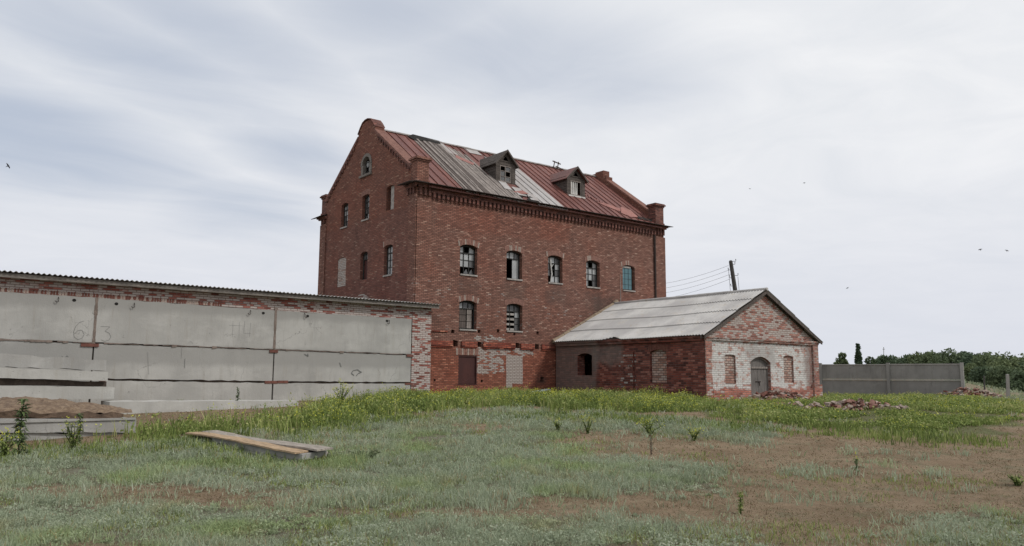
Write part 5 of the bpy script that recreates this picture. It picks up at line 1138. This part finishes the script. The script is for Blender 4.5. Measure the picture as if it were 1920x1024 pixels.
plant(446, 752, .45, .15, 110, 'small dark conical plant on the white-edged slab', lsz=.04, base=Vector((onY(446, 750, -3.9).x, -3.9, onY(446, 752, -3.9).z - .02)))
plant(1389, 962, .24, .05, 110, 'small fresh green seedling alone in the bare foreground', 'green', 0, .03)
plant(1221, 852, .36, .06, 50, 'dead brown dock stalk at the edge of the bare soil', 'dead', 0, .035)
plant(1102, 814, .42, .2, 180, 'yellow flowering weed rising between wormwood and bare strip', 'green', 60, .04, shape='bush')
plant(1046, 810, .3, .16, 150, 'greenish weed left of the yellow flowering one', 'green', 14, .04, shape='bush')
plant(1218, 816, .36, .42, 260, 'wide yellow flowering bush before the outbuilding corner', 'green', 90, .045, shape='bush')
plant(1302, 826, .26, .24, 160, 'half brown bush with orange-yellow tips on the bare strip', 'green', 60, .04, shape='bush')
plant(1607, 886, .22, .07, 80, 'slender weed with yellow tip in the bare ground on the right', 'darkleaf', 6, .03)
plant(1908, 912, .18, .24, 140, 'ragged green weed at the right edge of the photo', 'green', 0, .04, shape='bush')
plant(692, 862, .16, .42, 260, 'dark low spreading weed in the wormwood right of the planks', 'tree', 0, .05, shape='bush')
plant(640, 760, .8, .4, 420, 'tallest yellow flowering weed before the concrete wall', 'green', 160, .05, shape='bush')

# ------------------------------------------------------------------ TREES
def tree(px, ytop, D, wpx, label, kind=0, n=1500, group=None):
    top = atD(px, ytop, D); hw = wpx * (1.45 if kind == 0 and wpx > 43 else 1.1) / F * D / 2; gx_, gy_ = top.x, top.y; g0 = float(gz(gx_, gy_)) - .2; Ht = top.z - g0
    rt = thing('poplar_tree' if kind == 1 else 'broadleaf_tree', (gx_, gy_, g0), label, 'tree', group); b = MB()
    c0 = g0 + Ht * (.12 if kind == 1 else .22)
    b.tube([(gx_, gy_, g0), (gx_ + .1, gy_, g0 + Ht * .45), (gx_, gy_ + .1, g0 + Ht * .8)], [.035 * Ht, .022 * Ht, .008 * Ht], 7)
    for i in range(5): a = random.uniform(0, 6.28); b.tube([(gx_, gy_, g0 + Ht * (.25 + .08 * i)), (gx_ + math.cos(a) * hw * .6, gy_ + math.sin(a) * hw * .6, g0 + Ht * (.45 + .08 * i))], [.014 * Ht, .004 * Ht], 5)
    b.build('trunk', M['bark'], rt)
    nc = 34 if kind == 0 else 40; cs = []
    for i in range(nc):
        a = random.uniform(0, 6.28)
        if kind == 1: f = i / nc; z = c0 + (top.z - c0) * f; rr = hw * (math.sin(math.pi * min(1, f * .85 + .12))) * .5; cs.append((gx_ + math.cos(a) * rr, gy_ + math.sin(a) * rr, z, hw * .55 * (1.05 - f * .7)))
        else:
            f = random.random(); z = c0 + (top.z - c0) * (.05 + .8 * f); rr = hw * math.sqrt(max(.05, 1 - (f * 1.0 - .25) ** 2 * 1.1)) * random.uniform(.2, .75); cs.append((gx_ + math.cos(a) * rr, gy_ + math.sin(a) * rr, z, random.uniform(.30, .50) * hw))
    if kind == 0: cs.append((gx_, gy_, top.z - hw * .28, hw * .28))
    per = n // len(cs); C_ = []; tn_ = []
    for (x, y, z, r_) in cs:
        d = rng.normal(0, 1, (per, 3)); d /= np.linalg.norm(d, axis=1)[:, None]; rr = r_ * rng.uniform(.55, 1.12, per) ** .6; q = d * rr[:, None] * np.array([1, 1, .85 if kind == 0 else 1.5]) + np.array([x, y, z]); C_.append(q); tn_.append(np.clip(.35 + rng.normal(0, .16, per) + random.uniform(-.18, .22), 0, 1))
    C_ = np.vstack(C_); tn_ = np.concatenate(tn_); V, Fc, tt = leafs(C_, np.full(len(C_), .0021 * D) * rng.uniform(.6, 1.4, len(C_)), tn_); V = V - np.array((gx_, gy_, g0))
    o = fastmesh('crown', V, Fc, [M['tree']], {'tint': tt}); o.parent = rt; return rt
tree(1579, 661, 118, 42, 'round crowned tree standing apart left of the poplar', n=4500)
tree(1608, 645, 140, 15, 'slim dark poplar above the concrete fence', 1, n=5000)
GRP = 'trees beyond the fence'
tl = [(1632, 668, 130, 38, 'small rounded tree just right of the poplar, over the fence'), (1655, 665, 128, 46, 'low wide tree under the thin mast'), (1680, 668, 132, 40, 'lowest tree in the row, right of the mast'),
      (1705, 666, 125, 40, 'pale green tree over the middle of the fence'), (1722, 661, 122, 46, 'tree over the fence just left of the three tallest crowns'), (1745, 659, 118, 50, 'left one of the three tallest crowns over the fence end'),
      (1779, 655, 112, 56, 'tallest broad crown rising above the fence end'), (1806, 661, 112, 46, 'crown above the last fence post'), (1830, 664, 108, 48, 'tree behind the thin dark post'),
      (1858, 667, 100, 56, 'dense tree between the thin dark post and the grey post'), (1886, 669, 96, 56, 'dense dark tree behind the lone grey post'), (1912, 672, 90, 58, 'dark tree at the right edge of the photo'),
      (1940, 676, 88, 60, 'dark tree half cut by the right edge'), (1985, 672, 92, 64, 'tree just outside the right edge'), (2040, 670, 98, 64, 'second tree outside the right edge'), (2100, 668, 104, 66, 'third tree outside the right edge')]
for (px, yt, D_, wd_, lb) in tl: tree(px, yt - (3 if px > 1700 else 0), D_, wd_ * 1.15 + 4, lb, 0, 6500, GRP)
ul = [(1850, 690, 80, 60, 'low dark bushy tree spilling down the bank nearest the dark post'), (1888, 690, 76, 60, 'low bushy tree right behind the foot of the grey post'), (1918, 698, 72, 56, 'lowest bushy tree at the right edge of the bank'), (1822, 680, 90, 46, 'bushy tree just right of the last fence post')]
for (px, yt, D_, wd_, lb) in ul: tree(px, yt, D_, wd_, lb, 0, 5200, 'bushes on the bank')

# ------------------------------------------------------------------ birds
def bird(px, py, D_, span, ang, label):
    c_ = atD(px, py, D_); a = RT * math.cos(ang) + UP * math.sin(ang); n_ = UP * math.cos(ang) - RT * math.sin(ang)
    rt_ = MB(); fw = (FWD * .3 + n_).normalized()
    rt_.tube([c_ - fw * span * .28, c_ - fw * span * .1, c_ + fw * span * .1, c_ + fw * span * .2], [.004 * span, .07 * span, .06 * span, .01 * span], 6)
    for s in (-1, 1):
        p = [c_ + fw * span * .08, c_ + a * s * span * .25 + fw * span * .12 + FWD * span * .05, c_ + a * s * span * .5 - fw * span * .02, c_ + a * s * span * .24 - fw * span * .04, c_ - fw * span * .06]
        rt_.prism(p, FWD * (span * .012))
    rt_.prism([c_ - fw * span * .2, c_ - fw * span * .34 + a * span * .07, c_ - fw * span * .28, c_ - fw * span * .34 - a * span * .07], FWD * (span * .012))
    o = rt_.build('bird', M['bird'], None, origin=c_); return tag(o, label, 'bird', 'birds in the sky')
bird(15, 311, 38, .34, R(-58), 'dark swallow flying at the far left of the sky, largest of the birds')
bird(1508, 343, 75, .3, R(10), 'tiny bird high in the sky right of the mill')
bird(1406, 354, 90, .3, R(-10), 'faintest tiny bird above the far end of the mill roof')
bird(1838, 468, 70, .42, R(15), 'left one of the two small birds flying together at the right')
bird(1888, 470, 70, .42, R(-15), 'right one of the two small birds flying together at the right')
bird(1589, 540, 70, .3, R(30), 'tiny bird in the sky just right of the outbuilding ridge')
